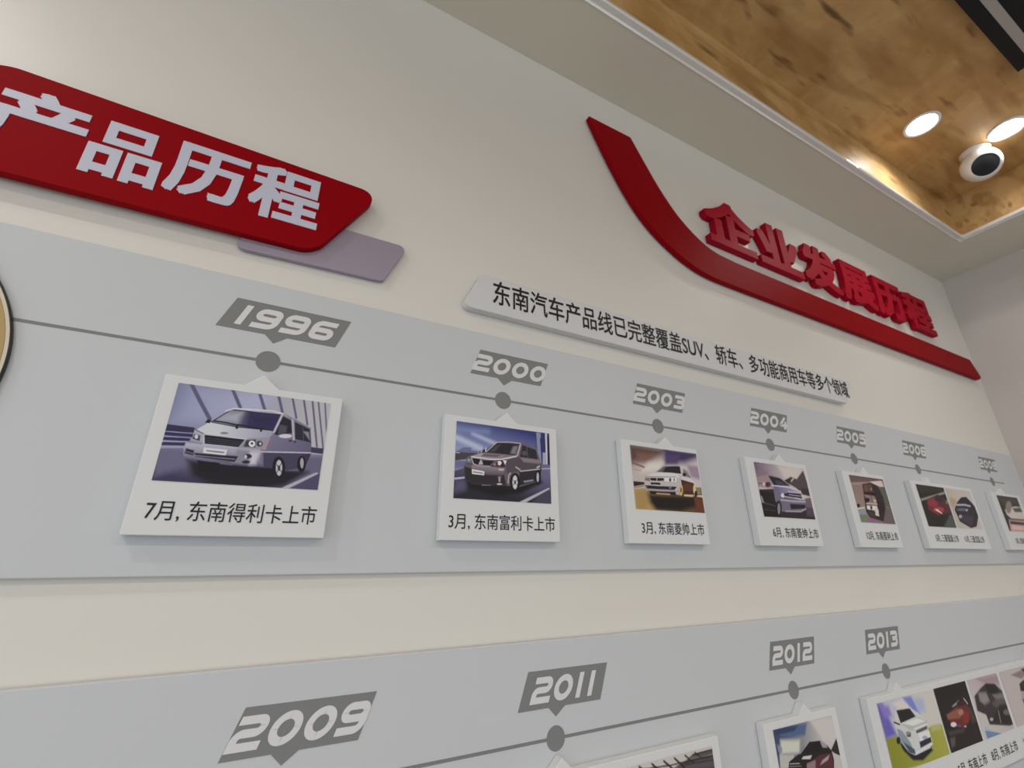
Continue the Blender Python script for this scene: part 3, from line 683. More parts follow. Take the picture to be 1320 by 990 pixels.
  ('P','4a2a1c',[(0.693,0.479),(0.889,0.504),(0.899,0.71),(0.709,0.72)],0.0079),
  ('P','643a28',[(0.732,0.539),(0.869,0.538),(0.853,0.661),(0.742,0.657)],0.038),
  ('P','cac6c8',[(0.723,0.42),(0.82,0.436),(0.881,0.469),(0.928,0.525),(0.885,0.518),(0.698,0.476)],0.0079),
  ('P','867e82',[(0.757,0.293),(0.82,0.34),(0.86,0.434),(0.729,0.419)],0.0079),
  ('P','2a2226',[(0.793,0.385),(0.789,0.396),(0.781,0.407),(0.77,0.415),(0.757,0.418),(0.746,0.418),(0.736,0.412),(0.731,0.403),(0.73,0.392),(0.733,0.38),(0.742,0.369),(0.753,0.362),(0.765,0.358),(0.777,0.359),(0.786,0.364),(0.792,0.373)],0.0079),
  ('L','4a4044',[(0.772,0.278),(0.821,0.333),(0.849,0.425)],0.0063,0.0142),
  ('L','d0ccce',[(0.725,0.249),(0.789,0.289),(0.865,0.43)],0.0063,0.0095),
  ('P','1a181e',[(0.239,0.498),(0.441,0.481),(0.434,0.526),(0.34,0.541),(0.243,0.542)],0.0047),
  ('L','c4c0c4',[(0.337,0.483),(0.33,0.548)],0.0047,0.0142),
  ('L','c4c0c4',[(0.237,0.496),(0.444,0.478)],0.0047,0.0095),
  ('P','e2dede',[(0.451,0.48),(0.635,0.457),(0.619,0.527),(0.445,0.533)],0.0047),
  ('P','4a444c',[(0.548,0.499),(0.545,0.512),(0.54,0.523),(0.534,0.531),(0.527,0.534),(0.521,0.533),(0.517,0.526),(0.514,0.516),(0.514,0.503),(0.517,0.49),(0.522,0.479),(0.528,0.471),(0.535,0.468),(0.541,0.469),(0.546,0.476),(0.548,0.486)],0.0079),
  ('P','5a545c',[(0.602,0.494),(0.6,0.505),(0.596,0.514),(0.592,0.521),(0.588,0.524),(0.585,0.522),(0.582,0.516),(0.581,0.507),(0.582,0.496),(0.584,0.484),(0.587,0.474),(0.591,0.468),(0.595,0.465),(0.599,0.467),(0.601,0.473),(0.602,0.482)],0.0063),
  ('P','8a7074',[(0.168,0.509),(0.237,0.501),(0.232,0.556),(0.156,0.551)],0.0079),
  ('P','231d24',[(0.24,0.572),(0.372,0.564),(0.382,0.599),(0.237,0.606)],0.0063),
  ('P','29232c',[(0.154,0.625),(0.343,0.621),(0.621,0.606),(0.575,0.663),(0.179,0.68)],0.0079),
  ('P','8a848c',[(0.538,0.631),(0.536,0.636),(0.53,0.64),(0.523,0.644),(0.515,0.645),(0.507,0.645),(0.5,0.643),(0.496,0.64),(0.495,0.635),(0.497,0.631),(0.502,0.627),(0.509,0.623),(0.518,0.622),(0.526,0.622),(0.532,0.623),(0.536,0.627)],0.0063),
  ('P','6a5a5c',[(0.195,0.646),(0.193,0.651),(0.189,0.655),(0.183,0.659),(0.176,0.66),(0.169,0.66),(0.163,0.658),(0.16,0.654),(0.159,0.649),(0.161,0.644),(0.165,0.64),(0.171,0.637),(0.178,0.635),(0.185,0.635),(0.191,0.638),(0.194,0.641)],0.0063),
  ('L','a49ea8',[(0.162,0.689),(0.406,0.682),(0.647,0.682)],0.0079,0.0237),
  ('P','19130e',[(0.199,0.711),(0.593,0.69),(0.586,0.743),(0.228,0.759)],0.019),
  ('L','b89c7c',[(0.308,0.741),(0.499,0.737)],0.0111,0.0221),
  ('P','5c4028',[(0.737,0.658),(0.728,0.698),(0.713,0.733),(0.694,0.756),(0.675,0.766),(0.657,0.759),(0.644,0.739),(0.638,0.706),(0.639,0.667),(0.647,0.627),(0.662,0.593),(0.68,0.568),(0.7,0.558),(0.719,0.564),(0.732,0.585),(0.738,0.618)],0.0095),
  ('P','ccb080',[(0.705,0.65),(0.698,0.687),(0.688,0.717),(0.675,0.738),(0.663,0.746),(0.652,0.74),(0.645,0.721),(0.642,0.692),(0.643,0.656),(0.65,0.621),(0.66,0.59),(0.673,0.568),(0.686,0.56),(0.696,0.566),(0.704,0.585),(0.707,0.615)],0.0095),
  ('P','6a5036',[(0.689,0.652),(0.686,0.67),(0.681,0.684),(0.676,0.694),(0.671,0.698),(0.667,0.695),(0.664,0.686),(0.663,0.672),(0.664,0.654),(0.667,0.637),(0.672,0.622),(0.677,0.612),(0.682,0.608),(0.686,0.611),(0.689,0.621),(0.69,0.635)],0.0095),
  ('P','cdbd9a',[(0.909,0.615),(0.903,0.648),(0.895,0.675),(0.886,0.694),(0.877,0.701),(0.871,0.695),(0.867,0.678),(0.866,0.651),(0.868,0.619),(0.874,0.586),(0.883,0.559),(0.892,0.54),(0.9,0.533),(0.907,0.538),(0.912,0.556),(0.912,0.583)],0.0079),
  ('P','34180f',[(0.925,0.694),(0.92,0.715),(0.913,0.733),(0.904,0.745),(0.895,0.75),(0.887,0.747),(0.881,0.736),(0.878,0.718),(0.879,0.698),(0.884,0.677),(0.891,0.659),(0.9,0.647),(0.909,0.642),(0.918,0.645),(0.924,0.656),(0.926,0.673)],0.0079),
  ('L','ccb894',[(0.72,0.736),(0.843,0.736)],0.0095,0.0285),
 ],
 'dark_wagon': [
  ('P',('76667c','c3bcba',(0.026,0.043),(0.659,0.114)),None,0.0),
  ('P','8e7484',[(-0.051,0.169),(0.222,0.171),(0.203,0.27),(-0.049,0.358)],0.1009),
  ('P','c8c2be',[(0.447,0.002),(0.944,0.036),(0.831,0.255),(0.551,0.248)],0.1513),
  ('P','54484e',[(0.52,0.301),(0.68,0.202),(0.793,0.239),(0.973,0.043),(1.048,0.564),(0.808,0.527),(0.751,0.424)],0.0303),
  ('L','b8b0ac',[(0.67,0.293),(0.751,0.204)],0.0101,0.0303),
  ('P','2f262a',[(0.543,0.288),(0.676,0.223),(0.606,0.36)],0.0151),
  ('P','3a3036',[(0.834,0.415),(1.021,0.416),(0.991,0.54),(0.832,0.515)],0.0303),
  ('P','9c8a92',[(-0.021,0.298),(0.234,0.209),(0.233,0.449),(-0.037,0.487)],0.0202),
  ('P','baacb0',[(-0.033,0.464),(0.276,0.469),(0.27,0.516),(-0.044,0.521)],0.0101),
  ('L','7a5a60',[(-0.023,0.41),(0.18,0.388)],0.0101,0.0202),
  ('P','332a2e',[(-0.044,0.524),(0.39,0.461),(1.129,0.827),(1.09,1.063),(-0.061,1.085)],0.0),
  ('P','1c181b',[(-0.026,0.523),(0.332,0.562),(0.299,0.809),(0.321,0.974),(-0.048,1.014)],0.0202),
  ('L','4c4a4c',[(-0.03,0.734),(0.273,0.802)],0.0151,0.0227),
  ('L','3e3a40',[(-0.02,0.869),(0.246,0.887)],0.0151,0.0202),
  ('P','9a949a',[(0.007,0.63),(0.032,0.637),(0.046,0.755),(0.011,0.749)],0.0101),
  ('P','72626e',[(0.87,0.61),(1.047,0.567),(1.088,0.908),(0.865,0.806)],0.0353),
  ('P','58485a',[(0.853,0.768),(1.054,0.792),(1.035,0.95),(0.832,0.943)],0.0504),
  ('P','777086',[(0.373,0.634),(0.884,0.638),(0.866,0.767),(0.75,0.864),(0.357,0.891),(0.266,0.7),(0.275,0.473),(0.508,0.449)],0.0126),
  ('P',('6c688c','a6a2b8',(0.313,0.469),(0.779,0.48)),[(0.286,0.414),(0.596,0.404),(0.821,0.472),(0.837,0.534),(0.43,0.544),(0.297,0.531)],0.0101),
  ('L','cac6d8',[(0.272,0.412),(0.593,0.42),(0.824,0.476)],0.0126,0.0227),
  ('P','28222c',[(0.226,0.229),(0.452,0.26),(0.623,0.39),(0.298,0.406)],0.0101),
  ('L','8e8692',[(0.213,0.223),(0.453,0.252),(0.629,0.389)],0.0076,0.0151),
  ('P','4c4458',[(0.345,0.311),(0.459,0.318),(0.561,0.385),(0.368,0.386)],0.0353),
  ('P','27212b',[(0.521,0.525),(0.815,0.517),(0.817,0.618),(0.547,0.584)],0.0101),
  ('L','bcb4c4',[(0.555,0.502),(0.832,0.511)],0.0101,0.0227),
  ('L','a49cac',[(0.562,0.56),(0.809,0.568)],0.0101,0.0177),
  ('L','c4bccc',[(0.43,0.544),(0.474,0.606),(0.785,0.627)],0.0126,0.0202),
  ('P','d4d0da',[(0.479,0.583),(0.473,0.6),(0.46,0.615),(0.444,0.625),(0.428,0.63),(0.412,0.628),(0.4,0.62),(0.394,0.607),(0.394,0.591),(0.4,0.574),(0.413,0.56),(0.429,0.549),(0.445,0.544),(0.461,0.546),(0.473,0.553),(0.48,0.567)],0.0151),
  ('P','302a34',[(0.499,0.566),(0.495,0.577),(0.489,0.586),(0.481,0.593),(0.473,0.595),(0.466,0.594),(0.461,0.588),(0.459,0.58),(0.459,0.569),(0.463,0.559),(0.469,0.55),(0.477,0.543),(0.485,0.54),(0.492,0.541),(0.497,0.547),(0.499,0.556)],0.0101),
  ('L','b4acbc',[(0.383,0.675),(0.614,0.681),(0.867,0.67)],0.0151,0.0277),
  ('P','241f27',[(0.539,0.734),(0.867,0.728),(0.828,0.805),(0.54,0.837)],0.0151),
  ('L','a49aaa',[(0.425,0.879),(0.73,0.865),(0.844,0.808)],0.0126,0.0277),
  ('P','141116',[(0.364,0.823),(0.348,0.876),(0.326,0.92),(0.3,0.951),(0.275,0.962),(0.254,0.953),(0.241,0.926),(0.237,0.883),(0.243,0.832),(0.258,0.78),(0.28,0.735),(0.306,0.704),(0.331,0.691),(0.353,0.7),(0.366,0.728),(0.37,0.771)],0.0101),
  ('P','8f8994',[(0.33,0.841),(0.32,0.881),(0.307,0.915),(0.294,0.938),(0.282,0.947),(0.274,0.94),(0.27,0.918),(0.271,0.884),(0.277,0.844),(0.287,0.804),(0.3,0.769),(0.314,0.745),(0.325,0.737),(0.334,0.744),(0.338,0.766),(0.337,0.8)],0.0126),
  ('P','5a2a32',[(0.239,0.401),(0.231,0.42),(0.216,0.438),(0.197,0.451),(0.176,0.457),(0.157,0.455),(0.142,0.446),(0.134,0.431),(0.133,0.412),(0.141,0.392),(0.156,0.375),(0.175,0.362),(0.196,0.355),(0.215,0.357),(0.231,0.366),(0.239,0.381)],0.0202),
  ('P','c8b8bc',[(0.139,0.402),(0.134,0.417),(0.126,0.43),(0.116,0.44),(0.105,0.443),(0.096,0.442),(0.089,0.434),(0.086,0.423),(0.087,0.408),(0.091,0.393),(0.1,0.38),(0.109,0.37),(0.12,0.366),(0.129,0.368),(0.137,0.375),(0.14,0.387)],0.0252),
 ],
 'rear_hatchback': [
  ('P',('8c7876','96847c',(0.039,0.082),(0.027,0.65)),None,0.0),
  ('P','6f5a5a',[(-0.076,-0.007),(1.019,-0.014),(0.97,0.061),(-0.06,0.164)],0.0604),
  ('L','3a2a2c',[(-0.043,0.003),(0.992,0.003)],0.0081,0.0201),
  ('P','a08e88',[(-0.028,0.175),(0.558,0.102),(0.495,0.167),(-0.043,0.219)],0.0282),
  ('P','ccc4bc',[(0.56,0.094),(0.951,0.032),(0.966,0.175),(0.766,0.175)],0.0121),
  ('P','3c3c38',[(0.858,0.193),(1.008,0.171),(0.993,0.211)],0.0081),
  ('P','5c625a',[(0.796,0.199),(0.996,0.203),(1.024,0.642),(0.83,0.626)],0.0403),
  ('P','6c6266',[(0.784,0.643),(1.024,0.642),(1.074,1.019),(0.574,0.983)],0.0201),
  ('P','8e98a0',[(-0.037,0.731),(0.249,0.692),(0.217,0.833),(-0.041,0.848)],0.0161),
  ('P','76826a',[(-0.041,0.848),(0.235,0.832),(0.217,0.985),(-0.058,0.998)],0.0242),
  ('P','8a6c86',[(0.218,0.882),(0.65,0.937),(0.627,0.995),(0.161,0.987)],0.0161),
  ('L','d4d0cc',[(0.002,0.721),(0.197,0.684)],0.0101,0.0242),
  ('P','362626',[(0.314,0.17),(0.593,0.11),(0.787,0.17),(0.852,0.418),(0.835,0.654),(0.641,0.959),(0.271,0.886),(0.209,0.778),(0.266,0.464)],0.0121),
  ('P','604840',[(0.338,0.183),(0.591,0.143),(0.593,0.321),(0.293,0.335)],0.0201),
  ('L','8a7468',[(0.411,0.19),(0.381,0.325)],0.0101,0.0161),
  ('P','9a8a80',[(0.568,0.256),(0.562,0.27),(0.554,0.281),(0.545,0.289),(0.536,0.292),(0.529,0.29),(0.526,0.283),(0.526,0.273),(0.529,0.26),(0.535,0.247),(0.543,0.236),(0.552,0.228),(0.561,0.225),(0.568,0.227),(0.572,0.233),(0.572,0.244)],0.0121),
  ('P','1e1415',[(0.29,0.344),(0.626,0.336),(0.662,0.396),(0.303,0.386)],0.0101),
  ('P','8e7c76',[(0.298,0.398),(0.598,0.412),(0.61,0.611),(0.302,0.596)],0.0201),
  ('P','1a1012',[(0.413,0.51),(0.399,0.53),(0.375,0.548),(0.345,0.561),(0.313,0.567),(0.283,0.566),(0.261,0.556),(0.25,0.541),(0.251,0.522),(0.264,0.502),(0.287,0.484),(0.317,0.471),(0.35,0.464),(0.379,0.466),(0.402,0.475),(0.413,0.491)],0.0161),
  ('L','4c3a38',[(0.486,0.403),(0.449,0.608)],0.0101,0.0161),
  ('P','c0b4ac',[(0.532,0.486),(0.608,0.488),(0.586,0.547),(0.519,0.545)],0.0121),
  ('L','c4b8b2',[(0.285,0.594),(0.59,0.586)],0.0101,0.0282),
  ('P','dcd4d0',[(0.281,0.63),(0.576,0.625),(0.588,0.756),(0.471,0.751),(0.261,0.712)],0.0121),
  ('P','3a2c2c',[(0.43,0.673),(0.421,0.69),(0.408,0.705),(0.394,0.715),(0.379,0.719),(0.367,0.716),(0.36,0.707),(0.357,0.694),(0.361,0.678),(0.369,0.661),(0.382,0.646),(0.397,0.636),(0.411,0.632),(0.423,0.634),(0.431,0.643),(0.433,0.656)],0.0101),
  ('P','3a2c2c',[(0.381,0.627),(0.377,0.634),(0.371,0.641),(0.365,0.646),(0.358,0.648),(0.353,0.647),(0.35,0.643),(0.349,0.637),(0.35,0.629),(0.354,0.621),(0.36,0.614),(0.367,0.609),(0.373,0.607),(0.379,0.608),(0.382,0.612),(0.383,0.619)],0.006),
  ('L','4a3a3c',[(0.31,0.73),(0.478,0.734)],0.0081,0.0161),
  ('P','d0c8c8',[(0.51,0.646),(0.582,0.671),(0.564,0.85),(0.459,0.834)],0.0121),
  ('P','4a383c',[(0.261,0.761),(0.456,0.792),(0.424,0.878),(0.282,0.858)],0.0201),
  ('P','241a1e',[(0.645,0.492),(0.804,0.539),(0.743,0.747),(0.59,0.841)],0.0483),
  ('P','161012',[(0.085,0.649),(0.076,0.665),(0.061,0.678),(0.042,0.688),(0.023,0.693),(0.006,0.69),(-0.007,0.683),(-0.013,0.671),(-0.011,0.656),(-0.002,0.64),(0.012,0.627),(0.031,0.617),(0.051,0.613),(0.068,0.615),(0.08,0.622),(0.087,0.634)],0.0121),
 ],
 'red_coupe': [
  ('P','24211e',None,0.0),
  ('P','34302a',[(-0.126,0.026),(0.967,-0.016),(0.967,0.081),(-0.046,0.231)],0.0896),
  ('L','8e8e88',[(-0.107,0.414),(1.046,0.112)],0.0224,0.0537),
  ('P','5a2a32',[(0.218,0.36),(0.678,0.194),(0.982,0.333),(1.005,0.613),(0.467,0.72),(0.184,0.572)],0.0448),
  ('P','92323c',[(0.606,0.407),(0.569,0.452),(0.509,0.492),(0.434,0.521),(0.356,0.534),(0.287,0.53),(0.236,0.511),(0.212,0.477),(0.218,0.435),(0.252,0.391),(0.311,0.352),(0.385,0.322),(0.464,0.307),(0.535,0.31),(0.587,0.33),(0.612,0.364)],0.0627),
  ('P','3c2430',[(0.864,0.295),(0.834,0.331),(0.781,0.363),(0.716,0.387),(0.647,0.398),(0.585,0.396),(0.539,0.381),(0.517,0.354),(0.52,0.321),(0.55,0.286),(0.601,0.254),(0.666,0.23),(0.735,0.217),(0.799,0.219),(0.845,0.234),(0.869,0.261)],0.0448),
  ('P','a8424a',[(0.743,0.567),(0.713,0.595),(0.657,0.62),(0.583,0.639),(0.502,0.649),(0.426,0.648),(0.368,0.638),(0.335,0.618),(0.332,0.593),(0.36,0.566),(0.415,0.541),(0.488,0.522),(0.569,0.511),(0.645,0.511),(0.706,0.522),(0.74,0.541)],0.0627),
  ('L','d8c8c4',[(0.433,0.586),(0.609,0.661)],0.0224,0.0403),
  ('P','e0d4d0',[(0.529,0.593),(0.522,0.601),(0.511,0.609),(0.496,0.615),(0.481,0.617),(0.468,0.616),(0.458,0.612),(0.454,0.606),(0.455,0.597),(0.462,0.589),(0.473,0.582),(0.487,0.576),(0.503,0.573),(0.516,0.574),(0.526,0.578),(0.53,0.585)],0.0134),
  ('P','505858',[(0.539,0.985),(0.932,0.663),(1.092,1.039)],0.0448),
  ('P','74844e',[(0.995,0.364),(0.98,0.386),(0.961,0.406),(0.94,0.42),(0.921,0.425),(0.907,0.422),(0.899,0.41),(0.899,0.392),(0.907,0.37),(0.921,0.347),(0.941,0.327),(0.961,0.314),(0.98,0.308),(0.995,0.311),(1.003,0.323),(1.003,0.341)],0.0269),
  ('P','181614',[(0.143,0.753),(0.583,0.759),(0.516,0.985),(0.075,0.989)],0.0627),
  ('L','7a2a30',[(0.184,0.572),(0.475,0.705)],0.0269,0.0448),
 ],
 'dark_saloon': [
  ('P',('b9b2a8','c2bcba',(-0.018,0.234),(1.177,0.475)),None,0.0),
  ('P','b0a084',[(0.083,0.226),(0.304,0.274),(0.131,0.508),(0.014,0.453)],0.0969),
  ('P','2e2834',[(0.285,0.355),(0.546,0.196),(0.769,0.165),(0.942,0.325),(1.092,0.546),(0.777,0.934),(0.517,0.985),(0.152,0.835),(0.103,0.542)],0.0242),
  ('P','241f30',[(0.39,0.299),(0.594,0.202),(0.755,0.189),(0.887,0.329),(0.598,0.381)],0.0388),
  ('L','b0acbc',[(0.24,0.413),(0.594,0.388),(0.801,0.407)],0.0242,0.0485),
  ('P','6c667c',[(0.683,0.506),(0.655,0.522),(0.593,0.539),(0.506,0.552),(0.409,0.561),(0.316,0.563),(0.241,0.56),(0.195,0.551),(0.184,0.536),(0.21,0.52),(0.27,0.505),(0.355,0.491),(0.452,0.481),(0.547,0.479),(0.624,0.482),(0.673,0.491)],0.0388),
  ('P','a8a2b0',[(0.317,0.702),(0.302,0.72),(0.279,0.735),(0.25,0.746),(0.222,0.751),(0.197,0.749),(0.179,0.74),(0.171,0.727),(0.175,0.71),(0.19,0.692),(0.213,0.677),(0.241,0.666),(0.27,0.661),(0.296,0.662),(0.314,0.671),(0.321,0.685)],0.0242),
  ('P','c0bac4',[(0.637,0.525),(0.628,0.535),(0.614,0.544),(0.597,0.551),(0.58,0.554),(0.565,0.553),(0.554,0.548),(0.55,0.54),(0.552,0.53),(0.561,0.519),(0.575,0.51),(0.592,0.503),(0.609,0.501),(0.624,0.502),(0.635,0.507),(0.639,0.514)],0.0145),
  ('L','1c1a20',[(0.96,0.571),(1.16,0.559)],0.0145,0.0485),
  ('P','463c4a',[(0.349,0.653),(0.785,0.694),(0.549,0.927),(0.261,0.814)],0.0776),
 ],
 'white_fastback': [
  ('P','36302c',None,0.0),
  ('P','4c443e',[(-0.082,0.028),(1.159,0.0),(1.161,0.188),(0.186,0.257)],0.1131),
  ('P','c6c0ba',[(0.154,0.401),(0.452,0.31),(0.787,0.269),(1.286,0.291),(1.113,0.633),(0.299,0.638),(0.153,0.541)],0.0453),
  ('P','5c5450',[(0.555,0.339),(0.96,0.294),(1.069,0.416),(0.609,0.443)],0.0566),
  ('P','8c847e',[(0.541,0.304),(0.483,0.376),(0.41,0.439),(0.335,0.482),(0.269,0.5),(0.221,0.489),(0.198,0.452),(0.204,0.395),(0.238,0.325),(0.295,0.252),(0.366,0.189),(0.442,0.144),(0.51,0.125),(0.56,0.135),(0.583,0.173),(0.577,0.232)],0.0679),
  ('P','b89a98',[(0.152,0.681),(1.087,0.67),(0.934,1.069),(0.022,1.063)],0.0792),
  ('P','4a3438',[(0.19,0.714),(0.915,0.732),(0.864,0.806),(0.163,0.802)],0.0453),
  ('P','d0b4b0',[(0.182,0.818),(0.891,0.859),(0.893,0.947),(0.151,0.957)],0.0566),
 ],
 'grey_building': [
  ('P',('c2bebc','beb8b4',(0.556,0.036),(0.904,0.071)),None,0.0),
  ('P','5c5658',[(0.82,0.08),(0.869,0.034),(1.032,0.034),(0.997,0.555),(0.702,0.408),(0.719,0.136)],0.0166),
  ('L','2a2628',[(0.541,0.022),(0.586,0.104)],0.0067,0.0233),
  ('L','2a2628',[(0.615,0.027),(0.667,0.141)],0.0067,0.0233),
  ('L','2a2628',[(0.686,0.029),(0.744,0.148)],0.0067,0.0233),
  ('L','2a2628',[(0.752,0.029),(0.807,0.147)],0.0067,0.0233),
  ('L','2a2628',[(0.819,0.028),(0.864,0.114)],0.0067,0.02),
  ('L','2a2628',[(0.884,0.026),(0.921,0.093)],0.0067,0.02),
  ('L','2c282a',[(0.523,0.048),(0.722,0.088),(0.996,0.11)],0.0067,0.0166),
  ('L','221e20',[(0.869,0.042),(1.027,0.039)],0.0067,0.0133),
  ('L','8a8486',[(0.848,0.077),(1.018,0.089)],0.005,0.0067),
  ('L','34302f',[(0.808,0.119),(1.003,0.151)],0.005,0.0133),
  ('P','37333a',[(0.476,0.054),(1.081,0.269),(1.016,0.987),(0.449,0.663)],0.0499),
 ],
 'maroon_sedan': [
  ('P',('42506e','bdb8b6',(0.138,0.026),(0.794,0.258)),None,0.0),
  ('P','56688c',[(0.02,-0.008),(0.55,0.018),(0.482,0.16),(0.119,0.108)],0.0608),
  ('P','3a4666',[(0.02,-0.008),(0.399,0.023),(0.327,0.075),(0.03,0.068)],0.0304),
  ('P','c6c8bc',[(0.085,0.133),(0.385,0.195),(0.345,0.347),(0.046,0.302)],0.076),
  ('P','c4c0be',[(0.59,-0.019),(1.349,0.075),(1.219,0.472),(0.779,0.31)],0.0912),
  ('P','8a8ca0',[(0.021,0.172),(0.091,0.228),(0.077,0.288),(0.027,0.267)],0.0304),
  ('P','b4b4b0',[(0.033,0.299),(0.259,0.349),(0.166,0.494),(0.01,0.457)],0.0304),
  ('P','232020',[(0.313,0.361),(0.416,0.299),(0.519,0.25),(0.711,0.274),(0.826,0.365),(0.875,0.442),(0.881,0.554),(0.85,0.656),(0.091,0.578),(0.159,0.41)],0.0091),
  ('P','1d1b1d',[(0.517,0.255),(0.708,0.284),(0.665,0.407),(0.429,0.365)],0.0061),
  ('P','9a98a0',[(0.708,0.284),(0.779,0.31),(0.82,0.386),(0.731,0.366)],0.0122),
  ('L','a8a6ae',[(0.343,0.357),(0.518,0.253)],0.0061,0.0152),
  ('P','5a3038',[(0.664,0.44),(0.869,0.463),(0.843,0.654),(0.404,0.571),(0.486,0.485)],0.0152),
  ('P','a89a9c',[(0.69,0.51),(0.825,0.475),(0.777,0.53),(0.63,0.561)],0.0182),
  ('P','c8c2c0',[(0.39,0.4),(0.534,0.416),(0.494,0.455),(0.355,0.424)],0.0122),
  ('P','8c7a7e',[(0.424,0.492),(0.575,0.484),(0.548,0.584),(0.404,0.571)],0.0213),
  ('L','b0aeb0',[(0.166,0.437),(0.315,0.465)],0.0061,0.0106),
  ('L','8a888a',[(0.146,0.464),(0.334,0.502)],0.0061,0.0091),
  ('P','2a2a28',[(0.999,0.3),(1.009,0.533),(0.906,0.471),(0.863,0.428)],0.0091),
  ('P','4c2c34',[(0.1,0.539),(0.88,0.663),(0.689,1.338),(-0.04,1.123)],0.0304),
  ('P','17151a',[(0.033,0.762),(0.819,0.915),(0.746,1.153),(-0.011,0.943)],0.0608),
  ('P','5c5a5c',[(-0.121,0.913),(0.991,1.17),(0.908,1.893),(-0.235,1.513)],0.0608),
 ],
 'white_suv': [
  ('P',('b9b8c8','c6c4c0',(0.129,0.085),(0.769,0.175)),None,0.0),
  ('P','6a66b0',[(-0.025,-0.022),(0.085,0.021),(0.192,0.509),(0.002,0.526)],0.1392),
  ('P','8a7cc0',[(0.023,0.024),(0.173,0.077),(0.193,0.226),(0.067,0.23)],0.1113),
  ('P','7c86c8',[(0.433,0.006),(0.587,0.02),(0.677,0.306),(0.576,0.263)],0.0668),
  ('P','a8b4cc',[(0.618,0.065),(0.793,0.103),(0.776,0.292),(0.64,0.278)],0.1113),
  ('P','d0ccc8',[(0.243,0.056),(0.428,0.023),(0.549,0.275),(0.323,0.148)],0.0835),
  ('P',('8a8c2e','a4a44c',(0.059,0.678),(0.919,0.705)),[(0.006,0.51),(0.212,0.514),(0.786,0.539),(1.126,0.549),(1.183,1.059),(-0.005,0.958)],0.039),
  ('P','b0b078',[(0.792,0.522),(0.978,0.541),(0.972,0.625),(0.783,0.613)],0.0557),
  ('P','1c1c22',[(0.202,0.616),(0.697,0.791),(0.717,0.868),(0.506,0.947),(0.346,0.899),(0.23,0.728)],0.0445),
  ('P','c6c8c8',[(0.268,0.154),(0.349,0.135),(0.533,0.187),(0.74,0.396),(0.735,0.581),(0.753,0.733),(0.686,0.823),(0.407,0.848),(0.318,0.787),(0.211,0.584),(0.192,0.368)],0.0139),
  ('P','3a3434',[(0.279,0.165),(0.51,0.188),(0.578,0.329),(0.297,0.359)],0.0111),
  ('P','1f1b1c',[(0.308,0.199),(0.483,0.204),(0.546,0.321),(0.316,0.346)],0.0223),
  ('P','b4b8b4',[(0.306,0.379),(0.596,0.342),(0.753,0.428),(0.748,0.51),(0.431,0.501)],0.0223),
  ('P','dcdcd8',[(0.342,0.371),(0.59,0.359),(0.729,0.431),(0.494,0.445)],0.0445),
  ('P','5c5a5c',[(0.513,0.523),(0.727,0.505),(0.722,0.55),(0.52,0.57)],0.0139),
  ('L','e4e2de',[(0.501,0.493),(0.746,0.482)],0.0111,0.0223),
  ('P','4c4a50',[(0.345,0.497),(0.424,0.526),(0.405,0.584),(0.345,0.568)],0.0167),
  ('P','8c8a8c',[(0.409,0.531),(0.403,0.541),(0.394,0.548),(0.383,0.551),(0.372,0.55),(0.362,0.545),(0.355,0.537),(0.351,0.527),(0.352,0.516),(0.357,0.507),(0.366,0.5),(0.377,0.497),(0.389,0.498),(0.399,0.502),(0.406,0.51),(0.41,0.521)],0.0139),
  ('P','8a9aa4',[(0.212,0.409),(0.291,0.465),(0.379,0.665),(0.392,0.826),(0.323,0.771),(0.211,0.584)],0.0223),
  ('P','4c5a64',[(0.265,0.616),(0.413,0.763),(0.412,0.832),(0.318,0.787)],0.0223),
  ('P','e4e2e8',[(0.534,0.565),(0.746,0.584),(0.732,0.691),(0.547,0.695)],0.0139),
  ('P','a4a0c8',[(0.686,0.669),(0.679,0.679),(0.666,0.684),(0.649,0.686),(0.63,0.683),(0.613,0.676),(0.6,0.666),(0.593,0.655),(0.593,0.644),(0.6,0.635),(0.613,0.629),(0.63,0.627),(0.649,0.63),(0.666,0.637),(0.679,0.647),(0.686,0.658)],0.0223),
  ('P','2c2a30',[(0.526,0.689),(0.738,0.674),(0.736,0.747),(0.519,0.776)],0.0167),
  ('L','d4d4d8',[(0.427,0.819),(0.738,0.775)],0.0139,0.0278),
  ('P','c4ccd0',[(0.481,0.623),(0.521,0.669),(0.468,0.796),(0.433,0.769)],0.0167),
  ('P','17171c',[(0.223,0.587),(0.215,0.605),(0.204,0.618),(0.19,0.626),(0.177,0.626),(0.167,0.619),(0.16,0.606),(0.158,0.589),(0.161,0.57),(0.169,0.552),(0.18,0.538),(0.194,0.531),(0.207,0.53),(0.217,0.537),(0.224,0.55),(0.226,0.568)],0.0167),
  ('L','1f1b1c',[(0.197,0.319),(0.276,0.372)],0.0084,0.0251),
 ],
 'red_supercar': [
  ('P','241c1c',None,0.0),
  ('P','1a1414',[(0.045,0.042),(0.953,0.023),(0.985,0.176),(0.104,0.21)],0.0952),
  ('P','6a2a28',[(0.157,0.455),(0.472,0.367),(0.781,0.313),(0.899,0.456),(0.75,0.634),(0.577,0.723),(0.248,0.626)],0.0317),
  ('P','8c5c4a',[(0.166,0.437),(0.533,0.397),(0.692,0.463),(0.52,0.555),(0.161,0.514)],0.0381),
  ('P','a87a6c',[(0.67,0.48),(0.653,0.497),(0.627,0.509),(0.595,0.516),(0.562,0.514),(0.535,0.506),(0.515,0.491),(0.507,0.473),(0.511,0.454),(0.528,0.437),(0.554,0.424),(0.586,0.418),(0.619,0.419),(0.647,0.427),(0.666,0.442),(0.675,0.46)],0.0317),
